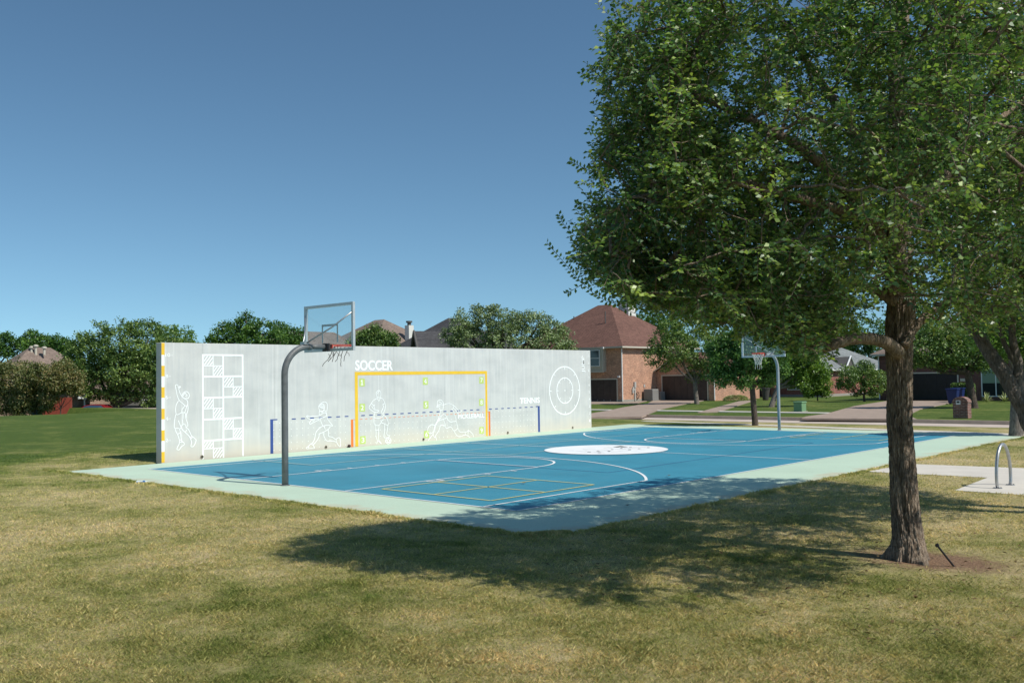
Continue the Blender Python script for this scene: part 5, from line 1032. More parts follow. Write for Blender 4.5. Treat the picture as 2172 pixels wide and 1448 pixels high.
def grow_crown(root, pts, start, leafmat, barkm, twigs=5, per=14, leaf=(0.055, 0.032), twig_len=0.34, seed=1, r_tip=0.004, r_exp=2.3, extra=(), keep=lambda P: np.ones(len(P), bool), min_r=0.0):
    """connect cluster points to the limbs (start: list of (point, radius cap)), then dress each cluster with leafy twigs"""
    r = np.random.default_rng(seed); S = np.array([p for p, _ in start]); nodes = [*S]; parent_ = [-1]*len(S)
    c0 = S.mean(0); order = np.argsort(np.min(np.linalg.norm(pts[:, None]-S[None], axis=2), axis=1)); allp = np.zeros((len(S)+len(pts), 3)); allp[:len(S)] = S; m = len(S)
    for i in order:
        p = pts[i]; d = np.linalg.norm(allp[:m]-p, axis=1)+0.25*np.maximum(0, allp[:m, 2]-p[2]-0.1); j = int(np.argmin(d)); allp[m] = p; parent_.append(j); m += 1
    load = np.zeros(m)
    for i in range(m-1, len(S)-1, -1): load[i] += 1; load[parent_[i]] += load[i]
    rad = r_tip*np.power(np.maximum(load, 1), 1/r_exp); segs = []
    for i in range(len(S), m):
        a, b = allp[parent_[i]], allp[i]; L = np.linalg.norm(b-a); mid = (a+b)/2+r.normal(size=3)*L*0.09+np.array([0, 0, 0.05*L])
        ra = min(rad[parent_[i]], rad[i]*1.35) if parent_[i] >= len(S) else rad[i]*1.3
        rm = (ra+rad[i])/2; segs.append(((a, mid), (ra, rm))); segs.append(((mid, b), (rm, rad[i])))
    C = allp[len(S):]; out = unit(C-allp[[parent_[i] for i in range(len(S), m)]]); n = len(C)
    # twigs
    T0 = np.repeat(C, twigs, 0); D = unit(np.repeat(out, twigs, 0)*0.7+rand_dir(n*twigs, r)*0.95+np.array([0, 0, -0.08])); Lt = twig_len*r.uniform(0.55, 1.25, n*twigs)
    E = T0+D*Lt[:, None]+np.array([0, 0, -0.10])*Lt[:, None]
    okE = keep(E+(E-T0)*0.1)
    for a, b, k_ in zip(T0, E, okE):
        if k_: segs.append(((a, b), (r_tip*0.9, r_tip*0.35)))
    t = np.tile((np.arange(per)+0.7)/per, len(T0)); i = np.repeat(np.arange(len(T0)), per); base = T0[i]+(E-T0)[i]*t[:, None]; tw = unit((E-T0)[i])
    up = np.array([0, 0, 1.0]); sd = unit(np.cross(tw, up)+1e-4); sgn = np.where(np.arange(len(i)) % 2, 1.0, -1.0)[:, None]
    ax = unit(tw*0.55+sd*sgn*0.85+rand_dir(len(i), r)*0.30+np.array([0, 0, -0.12])); nr = unit(up*0.8+rand_dir(len(i), r)*0.95)
    ok = keep(base) & np.repeat(okE, per); base, ax, nr = base[ok], ax[ok], nr[ok]; k = len(base); sz = r.uniform(0.75, 1.2, k)
    clump = np.repeat(r.normal(0, 0.16, n), twigs*per)[ok]; tips = (t[ok] > 0.8)*0.12
    rnd = np.clip(r.uniform(0.1, 0.9, k)+clump+tips, 0, 1.2)
    crown = leaf_mesh('crown', base, ax, nr, leaf[0]*sz, leaf[1]*sz, rnd, leafmat, root, six=False)
    tubes_mesh('branch', segs+list(extra), barkm, root, 5)
    return k

# ---- the big elm in the foreground
TB = np.array([*ground(1927, 1186), 0.0]); TD0 = depth_of(*TB)
elm = thing('elm_tree', 'big elm with a furrowed trunk and spreading crown, standing in bare soil on the lawn', 'tree', tuple(TB))
def tp(u, v, dd=0.0): return at(u, v, TD0+dd)
cl = [(1930, 1186), (1928, 1160), (1926, 1140), (1921.5, 1100), (1918, 1050), (1915, 1000), (1912, 950), (1909, 900), (1909, 850), (1909, 800), (1907, 760), (1907, 720), (1910, 680), (1911, 645), (1910, 610)]
rp = [34, 30, 28, 25.5, 24, 23, 23, 23.5, 24, 23, 24.5, 26, 28, 26, 24]
C0 = np.array([tp(u, v, 0.02*i) for i, (u, v) in enumerate(cl)]); C0[0] = TB+[0, 0, -0.03]; R0 = np.array(rp)/F_PX*TD0
def bark_trunk(name, C0, R0, mat, root, nseg=200, nring=190, flare=True, seed=0, amp=0.019):
    s_ = np.linspace(0, len(C0)-1, nring); k = np.minimum(s_.astype(int), len(C0)-2); f = (s_-k)[:, None]; f = f*f*(3-2*f)*0.35+f*0.65
    P = C0[k]*(1-f)+C0[k+1]*f; Rr = R0[k]*(1-f[:, 0])+R0[k+1]*f[:, 0]; V = np.zeros((nring, nseg, 3)); T = unit(np.gradient(P, axis=0)); T[:3] = [0, 0, 1]
    a = np.array([1., 0, 0])
    for i in range(nring):
        a = a-T[i]*(a@T[i]); a = a/np.linalg.norm(a); b = np.cross(T[i], a)
        for j in range(nseg):
            t = 2*math.pi*j/nseg; z = P[i][2]; q = Vector((math.cos(t)*2.2+seed, math.sin(t)*2.2, z*1.1))
            rid = mnoise.fractal(Vector((math.cos(t)*8.5+0.4*math.sin(z*7), math.sin(t)*8.5+seed, z*3.4)), 0.7, 2.2, 4)
            h = 1-abs(rid)*2.2; d = amp*max(-1.3, h)+0.012*mnoise.noise(q*1.3)*2
            fl = 0.0
            if flare and z < 0.42:
                w = (1-max(z, 0)/0.42)**2.2; fl = w*(0.006+0.11*max(0, math.cos(3*t+0.9))**2+0.085*max(0, math.cos(2*t-2.2))**3+0.06*mnoise.noise(Vector((math.cos(t)*3, math.sin(t)*3, z*3+9))))
            V[i, j] = P[i]+(math.cos(t)*a+math.sin(t)*b)*(Rr[i]+d+fl)
    idx = np.arange(nring*nseg).reshape(nring, nseg); nx_ = np.roll(idx, -1, axis=1)
    F = np.stack([idx[:-1], nx_[:-1], nx_[1:], idx[1:]], -1).reshape(-1, 4)
    return np_mesh(name, V.reshape(-1, 3), F, mat, smooth=True, parent=root)
bark_trunk('trunk', C0, R0, M['bark'], elm)
def limb(root, pxs, radii, dd, mat, name='limb', seed=0, base_depth=TD0):
    P = np.array([at(u, v, base_depth+d) for (u, v), d in zip(pxs, dd)]); Q = smooth_line3(P); R_ = np.interp(np.linspace(0, len(P)-1, len(Q)), np.arange(len(P)), np.array(radii))
    rr = random.Random(seed); Q = Q+np.array([[rr.uniform(-1, 1)*0.006 for _ in range(3)] for _ in Q]); MB().tube(Q, R_, 12).build(name, mat, root, smooth=True); return Q, R_
def smooth_line3(P, k=5):
    Q = np.vstack([2*P[0]-P[1], P, 2*P[-1]-P[-2]]); out = []
    for i in range(1, len(Q)-2):
        for t in np.linspace(0, 1, k, endpoint=False):
            a, b, c, d = Q[i-1], Q[i], Q[i+1], Q[i+2]; out.append(0.5*((2*b)+(-a+c)*t+(2*a-5*b+4*c-d)*t*t+(-a+3*b-3*c+d)*t**3))
    out.append(P[-1]); return np.array(out)
LIMBS = [
    ([(1906, 748), (1880, 727), (1845, 718), (1805, 719), (1775, 728), (1745, 735), (1712, 727), (1680, 712), (1650, 690), (1615, 655), (1570, 625), (1500, 600)], [.085, .078, .070, .066, .064, .062, .058, .050, .042, .034, .026, .015], [0, -.15, -.35, -.5, -.6, -.6, -.55, -.3, -.35, -.4, -.5, -.6]),
    ([(1905, 640), (1850, 612), (1790, 600), (1740, 607), (1700, 607), (1665, 597), (1630, 575), (1580, 545), (1500, 520), (1420, 515)], [.075, .06, .052, .048, .045, .042, .036, .03, .022, .014], [0, .1, .2, .3, .4, .45, .5, .6, .7, .8]),
    ([(1918, 735), (1936, 700), (1962, 672), (1995, 650), (2040, 615), (2090, 560), (2130, 500)], [.06, .055, .05, .045, .036, .028, .018], [0, .15, .3, .4, .5, .6, .7]),
    ([(1908, 620), (1900, 540), (1905, 450), (1900, 350), (1903, 250), (1900, 160), (1910, 80), (1925, 0), (1935, -90)], [.15, .125, .11, .10, .09, .08, .065, .05, .03], [0, -.1, -.2, -.25, -.3, -.3, -.2, -.1, 0]),
    ([(1903, 560), (1850, 480), (1790, 400), (1720, 330), (1640, 280), (1560, 240), (1470, 200)], [.09, .08, .07, .06, .05, .035, .02], [0, -.2, -.4, -.6, -.8, -1.0, -1.1]),
    ([(1905, 520), (1960, 430), (2030, 340), (2100, 270), (2190, 200)], [.09, .075, .06, .045, .025], [0, .3, .6, .8, 1.0]),
    ([(1903, 430), (1840, 330), (1770, 220), (1700, 110), (1640, 20)], [.08, .07, .055, .04, .02], [-.2, .2, .5, .8, 1.0]),
    ([(1905, 480), (1800, 450), (1690, 420), (1580, 390), (1460, 400), (1340, 420)], [.08, .065, .055, .045, .03, .015], [-.2, -.6, -1.0, -1.4, -1.6, -1.8]),
    ([(1905, 400), (1960, 300), (2000, 180), (2030, 60)], [.07, .055, .045, .03], [-.3, -.8, -1.2, -1.5]),
]
starts = []
for i, (px_, ra, dd) in enumerate(LIMBS):
    Q, R_ = limb(elm, px_, ra, dd, M['bark'], seed=i)
    for q in Q[3::2]: starts.append((q, 0.05))
# crown clusters: a flattened crown, kept inside the outline the tree shows towards the court and over its own shade
LB = np.array([(-400, 1330), (0, 1290), (60, 1290), (110, 1265), (160, 1245), (200, 1265), (250, 1285), (320, 1262), (350, 1238), (420, 1245), (460, 1228), (500, 1215), (560, 1225), (600, 1262), (640, 1330), (670, 1400), (700, 1480), (740, 1640), (770, 1720), (785, 1790)], float)
LOW = np.array([(1150, 560), (1230, 600), (1300, 635), (1400, 665), (1500, 690), (1600, 705), (1680, 745), (1745, 778), (1768, 762), (1790, 712), (1830, 690), (1880, 640), (1950, 660), (2000, 700), (2080, 700), (2172, 690), (2600, 690)], float)
def sample_crown(n, cen, rad, seed, lb=LB, low=LOW, smax=0.5, xmin=-4.4, smin=-6.3, shell=0.35):
    r = np.random.default_rng(seed); out = []; tot = 0
    while tot < n:
        d = rand_dir(4000, r); q = r.uniform(0, 1, 4000)**(shell); P = np.array(cen)+d*q[:, None]*np.array(rad)
        s_ = P[:, 1]+0.84*P[:, 2]; sx = P[:, 0]-0.12*P[:, 2]; dd = P-CAM; z = dd@FV; u = 1086+F_PX*(dd@RV)/z; v = 724-F_PX*(dd@UV)/z
        ok = (s_ < smax) & (s_ > smin) & (sx > xmin) & (z > 3.5) & (u > np.interp(v, lb[:, 0], lb[:, 1])+18) & (v < np.interp(u, low[:, 0], low[:, 1])-14)
        # a few irregular hollows so that sky and light come through
        h = np.array([mnoise.noise(Vector(p)*1.5+Vector((3, 0, 0)))+0.5*mnoise.noise(Vector(p)*3.1) for p in P]); ok &= h > -0.08
        P = P[ok]; out.append(P); tot += len(P)
    return np.concatenate(out)[:n]
def sample_low(n, seed):
    # the low skirt of foliage over the far hoop
    r = np.random.default_rng(seed); out = []
    while len(out) < n:
        u = r.uniform(1290, 1770); v = np.interp(u, LOW[:, 0], LOW[:, 1])-r.uniform(8, 150); p = at(u, v, TD0+r.uniform(-1.6, 1.6))
        if p[1]+0.84*p[2] < 0.6 and v > 470: out.append(p)
    return np.array(out)
def sample_view(n, seed):
    # the side of the crown that hangs towards the court
    r = np.random.default_rng(seed); out = []
    while len(out) < n:
        v = r.uniform(-60, 640); u = np.interp(v, LB[:, 0], LB[:, 1])+r.uniform(18, 260); p = at(u, v, TD0+r.uniform(-2.2, 0.9))
        if p[1]+0.84*p[2] < 0.75 and p[1]+0.84*p[2] > -6 and p[0]-0.12*p[2] > -5.0 and v < np.interp(u, LOW[:, 0], LOW[:, 1])-14 and mnoise.noise(Vector(p)*1.5+Vector((3, 0, 0)))+0.5*mnoise.noise(Vector(p)*3.1) > -0.08: out.append(p)
    return np.array(out)
pc = np.concatenate([sample_crown(1560, (-0.9, -6.2, 5.0), (4.6, 3.7, 2.9), 11), sample_crown(420, (-1.6, -4.6, 3.9), (3.4, 2.6, 1.3), 12), sample_crown(260, (-2.6, -6.2, 5.6), (2.4, 2.6, 1.9), 13), sample_view(520, 14), sample_low(330, 15)])
_s = pc[:, 1]+0.84*pc[:, 2]; pc = pc[(_s < -0.7) | (rng.uniform(size=len(pc)) < 0.78)]      # thin, ragged rim where the shade breaks into dapples
def keep_main(P):
    dd = P-CAM; z = dd@FV; u = 1086+F_PX*(dd@RV)/z; v = 724-F_PX*(dd@UV)/z
    return (u > np.interp(v, LB[:, 0], LB[:, 1])-26) & (v < np.interp(u, LOW[:, 0], LOW[:, 1])+32) & (z > 3)
# long arching sprigs on the outline
sp = [[(1262, 625), (1225, 590), (1195, 555), (1160, 515)], [(1250, 530), (1220, 500), (1195, 475), (1186, 455)], [(1290, 380), (1250, 362), (1225, 350), (1208, 342)], [(1290, 190), (1255, 170), (1232, 155)], [(1290, 240), (1262, 262), (1248, 282)], [(1290, 600), (1300, 640), (1350, 665), (1400, 672)],
      [(1300, 100), (1275, 80), (1262, 62)], [(1240, 600), (1215, 615), (1203, 622)], [(1380, 650), (1330, 645), (1290, 640), (1262, 622)], [(1480, 660), (1440, 690), (1400, 700)], [(1290, 30), (1272, 15), (1268, -5)], [(1300, 450), (1240, 440), (1222, 432)]]
bs_, ax_, nr_, sg_ = [], [], [], []; rs = np.random.default_rng(5)
for pl_ in sp:
    P = smooth_line3(np.array([at(u, v, TD0+0.2) for u, v in pl_]), 10); L = np.linalg.norm(P[-1]-P[0])
    for a, b in zip(P[:-1], P[1:]): sg_.append(((a, b), (0.0035, 0.003)))
    t = np.linspace(0, 1, int(L/0.026)); idx_ = t*(len(P)-1)
    for j, q in enumerate(idx_):
        k = min(int(q), len(P)-2); p = P[k]+(P[k+1]-P[k])*(q-k); tw = unit(P[k+1]-P[k]); sd = unit(np.cross(tw, FV)); sg = 1 if j % 2 else -1
        bs_.append(p); ax_.append(tw*0.5+sd*sg*0.9+rs.normal(size=3)*0.2); nr_.append(-FV+rs.normal(size=3)*0.6)
leaf_mesh('sprig_leaves', np.array(bs_), np.array(ax_), np.array(nr_), 0.062, 0.036, rs.uniform(0.2, 0.9, len(bs_)), M['leaf_elm'], elm)
nleaf = grow_crown(elm, pc, starts, M['leaf_elm'], M['bark'], twigs=5, per=11, leaf=(0.063, 0.037), twig_len=0.38, seed=21, keep=keep_main, extra=sg_)

# ---- the second tree, rooted just outside the frame, leaning in from the right
T2 = np.array([5.2, -8.3, 0.0]); t2 = thing('leaning_tree', 'leaning many-stemmed tree entering from the right edge above the bicycle rack', 'tree', tuple(T2))
D2 = depth_of(*T2)
def t2limb(P, R_, seed=0):
    P = np.array(P, float); Q = smooth_line3(P, 6); RR_ = np.interp(np.linspace(0, len(P)-1, len(Q)), np.arange(len(P)), R_); return Q, RR_
st2 = []
q1 = [T2+[0, 0, -.05], T2+[-.1, .25, .5], at(2215, 930, 14.3), at(2172, 868, 14.5), at(2140, 812, 14.7), at(2112, 768, 14.9), at(2086, 728, 15.1), at(2060, 690, 15.2), at(2030, 640, 15.3)]
q2 = [at(2160, 850, 14.6), at(2158, 810, 14.7), at(2160, 770, 14.8), at(2150, 730, 14.9), at(2148, 680, 15.0), at(2170, 600, 15.0)]
q3 = [T2+[.05, 0, 0], T2+[.3, -.1, 1.0], T2+[.2, .2, 2.2], T2+[.0, .8, 3.6], T2+[.3, 1.2, 5.0]]
q4 = [at(2158, 775, 14.8), at(2140, 745, 14.9), at(2125, 715, 15.0), at(2110, 660, 15.2)]
for i, (q, ra) in enumerate(((q1, [.20, .145, .125, .112, .105, .098, .085, .065, .045]), (q2, [.09, .08, .07, .06, .05, .035]), (q3, [.2, .18, .15, .12, .08]), (q4, [.05, .045, .035, .025]))):
    Q, RR_ = t2limb(q, ra); 
    if i == 0: bark_trunk('trunk', Q, RR_, M['bark2'], t2, 56, 110, False, 4, 0.010)
    else: MB().tube(Q, RR_, 12).build('limb', M['bark2'], t2, smooth=True)
    for p in Q[8::2]: st2.append((p, .05))
LB2 = np.array([(-400, 1900), (300, 1900), (520, 1950), (600, 1980), (680, 2040), (760, 2200), (900, 2300)], float)
LOW2 = np.array([(1000, 600), (1980, 640), (2050, 665), (2100, 700), (2172, 740), (2600, 780)], float)
p2 = sample_crown(1300, (4.5, -6.4, 5.1), (3.3, 3.0, 2.6), 31, LB2, LOW2, smax=0.6, xmin=-1.0, smin=-8.5)
grow_crown(t2, p2, st2, M['leaf_elm'], M['bark2'], twigs=5, per=10, leaf=(0.07, 0.042), twig_len=0.38, seed=22)

# ---- trees further off: tapered trunk, limbs and a crown of leaf sprays in clumps
def far_tree(name, label, base, blobs, leafm, barkm, nleaf, D=None, leaf=0.2, trunk_r=0.2, seed=0, zb=0.0, group='trees beyond the court', clump=0.55, fork=None, cat='tree', flat=1.0, spike=0.0, density=None, depth_sq=0.9):
    r = np.random.default_rng(seed+100)
    if D is None: b = np.array([*ground(*base), 0.0]); D = depth_of(*b)
    else: b = at(base[0], 800, D); b = np.array([b[0], b[1], zb])
    root = thing(name, label, cat, tuple(b), group=group); B = []
    for u, v, rp_ in blobs: c = at(u, v, D+r.uniform(-0.5, 0.5)*rp_*D/F_PX*0.9); B.append((c, rp_*D/F_PX))
    vol = np.array([q**2 for _, q in B]); pr = vol/vol.sum(); ncl = max(20, int(nleaf/26)); wi = r.choice(len(B), ncl, p=pr)
    cc_ = np.array([B[i][0] for i in wi]); rr_ = np.array([B[i][1] for i in wi])[:, None]; d = rand_dir(ncl, r); d[:, 2] = d[:, 2]*0.9+0.12
    q = r.uniform(0.30, 1.0, (ncl, 1))**0.45; P = cc_+d*q*rr_*np.array([1, 1, flat]); P += d*r.exponential(0.05, (ncl, 1))*rr_
    P = P[P[:, 2] > zb+0.25] if cat == 'tree' else P[P[:, 2] > zb+0.05]; ncl = len(P); per = 26; cr = clump*r.uniform(0.6, 1.2, ncl)
    i = np.repeat(np.arange(ncl), per); L = P[i]+rand_dir(ncl*per, r)*(r.uniform(0, 1, (ncl*per, 1))**0.5)*cr[i][:, None]*np.array([1, 1, 0.75]); L = L[L[:, 2] > zb+0.02]
    i = i[:len(L)]; ax = unit(rand_dir(len(L), r)+np.array([0, 0, 0.15+spike])); nr = unit(rand_dir(len(L), r)*0.8+np.array([0, 0, 0.7])+unit(L-b)*0.3); sz = leaf*r.uniform(0.6, 1.25, len(L)); cl_ = r.normal(0, 0.14, ncl)
    leaf_mesh('crown', L, ax, nr, sz, sz*0.62, np.clip(r.uniform(0.05, 0.95, len(L))+cl_[i], 0, 1.2), leafm, root)
    # trunk and limbs
    if trunk_r > 0:
        cm = np.average(np.array([c for c, _ in B]), axis=0, weights=vol); top = cm-np.array([0, 0, 0.2]); low = min(c[2]-q_ for c, q_ in B); fk = b+(cm-b)*min(0.75, max(0.25, (low-b[2]+0.3)/max(0.5, cm[2]-b[2])))*np.array([0.6, 0.6, 1.0])
        mb = MB().tube(smooth_line3(np.array([b-[0, 0, .1], b+(fk-b)*0.12, b+(fk-b)*0.55+[0.03, 0.02, 0], fk]), 5), np.interp(np.linspace(0, 1, 16), [0, .12, .5, 1], [trunk_r*1.35, trunk_r*1.02, trunk_r*.9, trunk_r*.82]), 12); mb.build('trunk', barkm, root, smooth=True)
        mb = MB()
        for c, q_ in sorted(B, key=lambda t_: -t_[1])[:7]:
            m1_ = fk+(c-fk)*0.5+np.array([0, 0, -0.12])*np.linalg.norm(c-fk); mb = MB().tube(smooth_line3(np.array([fk-(fk-b)*0.06, m1_, c+(c-fk)*0.1]), 4), np.linspace(trunk_r*.55, trunk_r*.14, 9), 7); mb.build('limb', barkm, root, smooth=True)
    return root
G1_, G2_, G3_ = 'trees beyond the far left lawn', 'trees rising over the concrete wall', 'trees on the house side of the street'
far_tree('tree', 'large dense tree at the left end of the wall, over the red car', (243, 868), [(195, 755, 48), (255, 735, 52), (310, 730, 50), (365, 770, 55), (165, 800, 42), (225, 800, 52), (300, 805, 52), (350, 830, 40), (385, 820, 30), (215, 705, 20), (300, 700, 22), (265, 700, 18), (175, 735, 28), (200, 830, 24), (280, 835, 28), (155, 765, 22), (265, 790, 46), (320, 775, 46), (215, 775, 40), (330, 850, 26), (245, 840, 24)], M['leaf_mid'], M['bark_dark'], 44000, D=93, leaf=0.24, trunk_r=0.45, seed=1, zb=-1.3, group=G1_)
far_tree('tree', 'round bright green tree just left of the top of the wall', (372, 850), [(372, 725, 38), (395, 735, 22), (350, 730, 30), (375, 760, 40), (340, 705, 16)], M['leaf_light'], M['bark_dark'], 7000, D=106, leaf=0.26, trunk_r=0.3, seed=2, zb=-1.3, group=G1_)
for k, (bl_, lb_) in enumerate((([(0, 735, 30), (-30, 730, 30), (22, 740, 22)], 'dark tree behind the roof at the left edge of the view'), ([(70, 722, 20), (55, 730, 18), (92, 728, 18), (75, 745, 24)], 'tall dark tree right behind the peak of the pale brown roof'), ([(120, 730, 18), (138, 738, 20), (110, 745, 22), (150, 755, 20)], 'low dark tree between the pale brown roof and the large dense tree'))):
    far_tree('tree', lb_, (bl_[0][0], 850), bl_, M['leaf_shade'], M['bark_dark'], 6000, D=138, leaf=0.34, trunk_r=0.3, seed=3+k, zb=-1.3, group=G1_)
for k, (u, lb_, bl_) in enumerate(((15, 'tall brown tipped flowering shrub at the left edge', [(0, 810, 38), (30, 802, 36), (5, 848, 34), (-30, 830, 38), (38, 848, 32), (15, 780, 18), (0, 865, 26), (30, 868, 22)]), (75, 'dense brown tipped shrub under the pale brown roof', [(65, 810, 34), (92, 802, 30), (58, 848, 30), (98, 842, 24), (55, 782, 16), (50, 868, 22), (88, 864, 14), (75, 840, 26)]), (128, 'yellowish shrub overhanging the red board fence', [(120, 808, 30), (145, 812, 28), (135, 788, 22), (106, 846, 16), (164, 826, 14), (155, 796, 15), (100, 866, 10)]))):
    far_tree('flowering_shrub', lb_, (u, 870), bl_, M['leaf_myrtle'], M['bark_dark'], 15000, D=88.0-k*0.6, leaf=0.19, trunk_r=0.06, seed=10+k, zb=-0.7, group='shrubs at the far left', cat='shrub', spike=0.5, clump=0.5)
far_tree('low_shrub', 'low dark shrub in front of the white railed porch', (318, 866), [(312, 866, 12), (328, 866, 11)], M['leaf_shade'], M['bark_dark'], 1500, D=97, leaf=0.2, trunk_r=0.05, seed=14, zb=-1.25, group='shrubs at the far left', cat='shrub')
far_tree('tree', 'broad dark tree over the wall left of the glass backboard', (525, 850), [(520, 700, 30), (485, 720, 34), (555, 712, 34), (590, 722, 24), (455, 735, 22), (522, 676, 12), (520, 740, 50)], M['leaf_shade'], M['bark_dark'], 12000, D=97, leaf=0.26, trunk_r=0.35, seed=15, group=G2_)
far_tree('tree', 'small dark tree tip over the wall touching the backboard post', (612, 850), [(592, 700, 16), (610, 712, 20), (632, 712, 18), (605, 740, 36), (630, 735, 20)], M['leaf_shade'], M['bark_dark'], 6000, D=102, leaf=0.25, trunk_r=0.3, seed=16, group=G2_)
far_tree('tree', 'olive tree over the wall seen through the right side of the backboard', (800, 850), [(797, 716, 20), (825, 722, 18), (772, 722, 18), (812, 742, 30), (748, 726, 10), (793, 694, 5)], M['leaf_mid'], M['bark_dark'], 8000, D=88, leaf=0.24, trunk_r=0.3, seed=17, group=G2_)
far_tree('live_oak', 'wide grey green live oak over the wall left of the brick house', (1060, 850), [(985, 690, 32), (1030, 675, 26), (1065, 690, 36), (1100, 685, 22), (1140, 690, 28), (1170, 705, 26), (1195, 720, 22), (960, 715, 24), (1080, 730, 50), (1000, 725, 40), (1160, 735, 36), (1012, 655, 10), (1050, 660, 12), (1118, 668, 10), (1205, 740, 18)], M['leaf_oak'], M['bark_dark'], 24000, D=79, leaf=0.19, trunk_r=0.45, seed=18, group=G2_, clump=0.42)
far_tree('tree', 'tree top just behind the chimney of the brick house', (1370, 850), [(1365, 695, 28), (1395, 690, 26), (1345, 705, 18), (1420, 700, 26)], M['leaf_shade'], M['bark_dark'], 5000, D=118, leaf=0.3, trunk_r=0.3, seed=19, group=G3_)
far_tree('tree', 'leafy tree before the garage wing of the brick house', (1478, 857), [(1400, 730, 26), (1440, 745, 40), (1495, 750, 42), (1420, 705, 28), (1470, 705, 34), (1530, 735, 32), (1385, 757, 22), (1415, 775, 18), (1480, 790, 26), (1520, 785, 22)], M['leaf_mid'], M['bark2'], 17000, leaf=0.17, trunk_r=0.2, seed=20, group=G3_, clump=0.4)
far_tree('tree', 'deep green tree on the kerb strip left of the far basketball hoop', (1602, 902), [(1545, 765, 40), (1590, 750, 42), (1635, 765, 34), (1530, 800, 24), (1570, 800, 30), (1620, 800, 28), (1655, 785, 20), (1590, 715, 30), (1550, 725, 26), (1520, 745, 20), (1640, 730, 26)], M['leaf_shade'], M['bark_dark'], 26000, leaf=0.115, trunk_r=0.14, seed=23, group=G3_, clump=0.28)
far_tree('tree', 'fresh green tree on the lawn just right of the far hoop pole', (1636, 863), [(1665, 770, 30), (1700, 775, 34), (1730, 790, 26), (1690, 805, 24), (1740, 805, 14), (1650, 800, 18), (1710, 755, 24), (1640, 760, 24), (1672, 740, 22)], M['leaf_light'], M['bark2'], 17000, leaf=0.16, trunk_r=0.2, seed=24, group=G3_, clump=0.36)
far_tree('round_shrub', 'round green shrub at the corner of the grey roofed house', (1733, 846), [(1725, 820, 20), (1742, 818, 19), (1735, 803, 16), (1716, 832, 14), (1750, 832, 12)], M['leaf_light'], M['bark_dark'], 6500, D=76, leaf=0.16, trunk_r=0.06, seed=25, group='shrubs by the houses', cat='shrub', clump=0.3)
far_tree('large_shrub', 'large dark green shrub under the small white gable', (1832, 850), [(1800, 800, 22), (1835, 798, 26), (1862, 803, 18), (1815, 820, 24), (1850, 822, 22), (1790, 818, 14), (1833, 780, 14), (1875, 815, 10)], M['leaf_mid'], M['bark_dark'], 10000, D=72, leaf=0.15, trunk_r=0.1, seed=26, zb=0, group='shrubs by the houses', cat='shrub', spike=0.4, clump=0.32)
far_tree('tree', 'shady tree in front of the dark brick house', (2066, 865), [(1965, 745, 38), (2020, 745, 42), (2075, 755, 40), (2110, 740, 36), (1990, 715, 40), (2060, 710, 40), (1940, 765, 20), (2000, 772, 20), (2100, 775, 20)], M['leaf_mid'], M['bark_dark'], 20000, leaf=0.16, trunk_r=0.26, seed=27, group=G3_, clump=0.4)
far_tree('tree', 'grey trunked tree at the far right corner of the court', (2155, 924), [(2150, 720, 60), (2095, 715, 40), (2210, 740, 60), (2170, 660, 50), (2240, 690, 60), (2120, 675, 40), (2200, 790, 30)], M['leaf_light'], M['bark2'], 24000, leaf=0.10, trunk_r=0.24, seed=28, group=G3_, clump=0.3)
for k, (u, bl_, lb_) in enumerate(((1845, [(1820, 735, 34), (1865, 740, 34), (1840, 705, 34), (1800, 760, 26), (1880, 765, 26)], 'tree behind the right slope of the grey roof'), (1745, [(1720, 715, 40), (1765, 720, 40), (1745, 685, 36), (1700, 745, 34), (1780, 750, 30)], 'tall tree behind the grey roof under the long limb'),
        (1925, [(1900, 705, 40), (1945, 700, 44), (1990, 715, 40), (1925, 670, 36), (1960, 740, 36)], 'dark tree behind the roof of the shaded brick house'), (1620, [(1590, 700, 36), (1630, 705, 40), (1665, 715, 36), (1620, 670, 30), (1560, 720, 30)], 'tall tree behind the far basketball hoop and the low houses'), (2090, [(2050, 705, 44), (2100, 700, 44), (2150, 705, 44), (2200, 710, 44)], 'broad tree behind the right end of the shaded brick house'))):
    far_tree('tree', lb_, (u, 850), bl_, M['leaf_mid' if k % 2 else 'leaf_shade'], M['bark_dark'], 8000, D=112+3*k, leaf=0.3, trunk_r=0.3, seed=30+k, group=G3_)
# clipped hedge and the grass mound
x, y = ground(2042, 853); r = np.random.default_rng(77); n = 9000; P = np.array([x-0.3, y-0.65, 0.05])+r.uniform(0, 1, (n, 3))*np.array([0.9, 1.3, 1.25]); f_ = r.integers(0, 3, n); 
for a_, (lo_, hi_) in enumerate(((x-0.3, x+0.6), (y-0.65, y+0.65), (0.05, 1.3))): sel = f_ == a_; P[sel, a_] = np.where(r.uniform(size=sel.sum()) > 0.4, hi_ if a_ == 2 else lo_, hi_)+r.normal(0, 0.03, sel.sum())
hg = leaf_mesh('hedge', P, rand_dir(n, r), rand_dir(n, r)+[0, 0, .5], 0.1, 0.07, r.uniform(0, 1, n), M['hedge'], None); tag(hg, 'square clipped hedge with a bright top behind the brick mailbox', 'hedge')
x, y = ground(1561, 850); n = 1400; a = r.uniform(0, 6.28, n); q = r.uniform(0, 1, n)**0.5; P = np.stack([x+0.9*q*np.cos(a), y+0.9*q*np.sin(a), 0.5*np.sqrt(1-q**2*0.95)], 1)
tag(leaf_mesh('ornamental_grass', P, np.stack([np.cos(a), np.sin(a), -0.3+0*a], 1)+rand_dir(n, r)*0.4, rand_dir(n, r)+[0, 0, 1], 0.3, 0.04, r.uniform(0, 1, n), M['grassmound'], None), 'rounded mound of pale grass beside the front walk', 'plant')

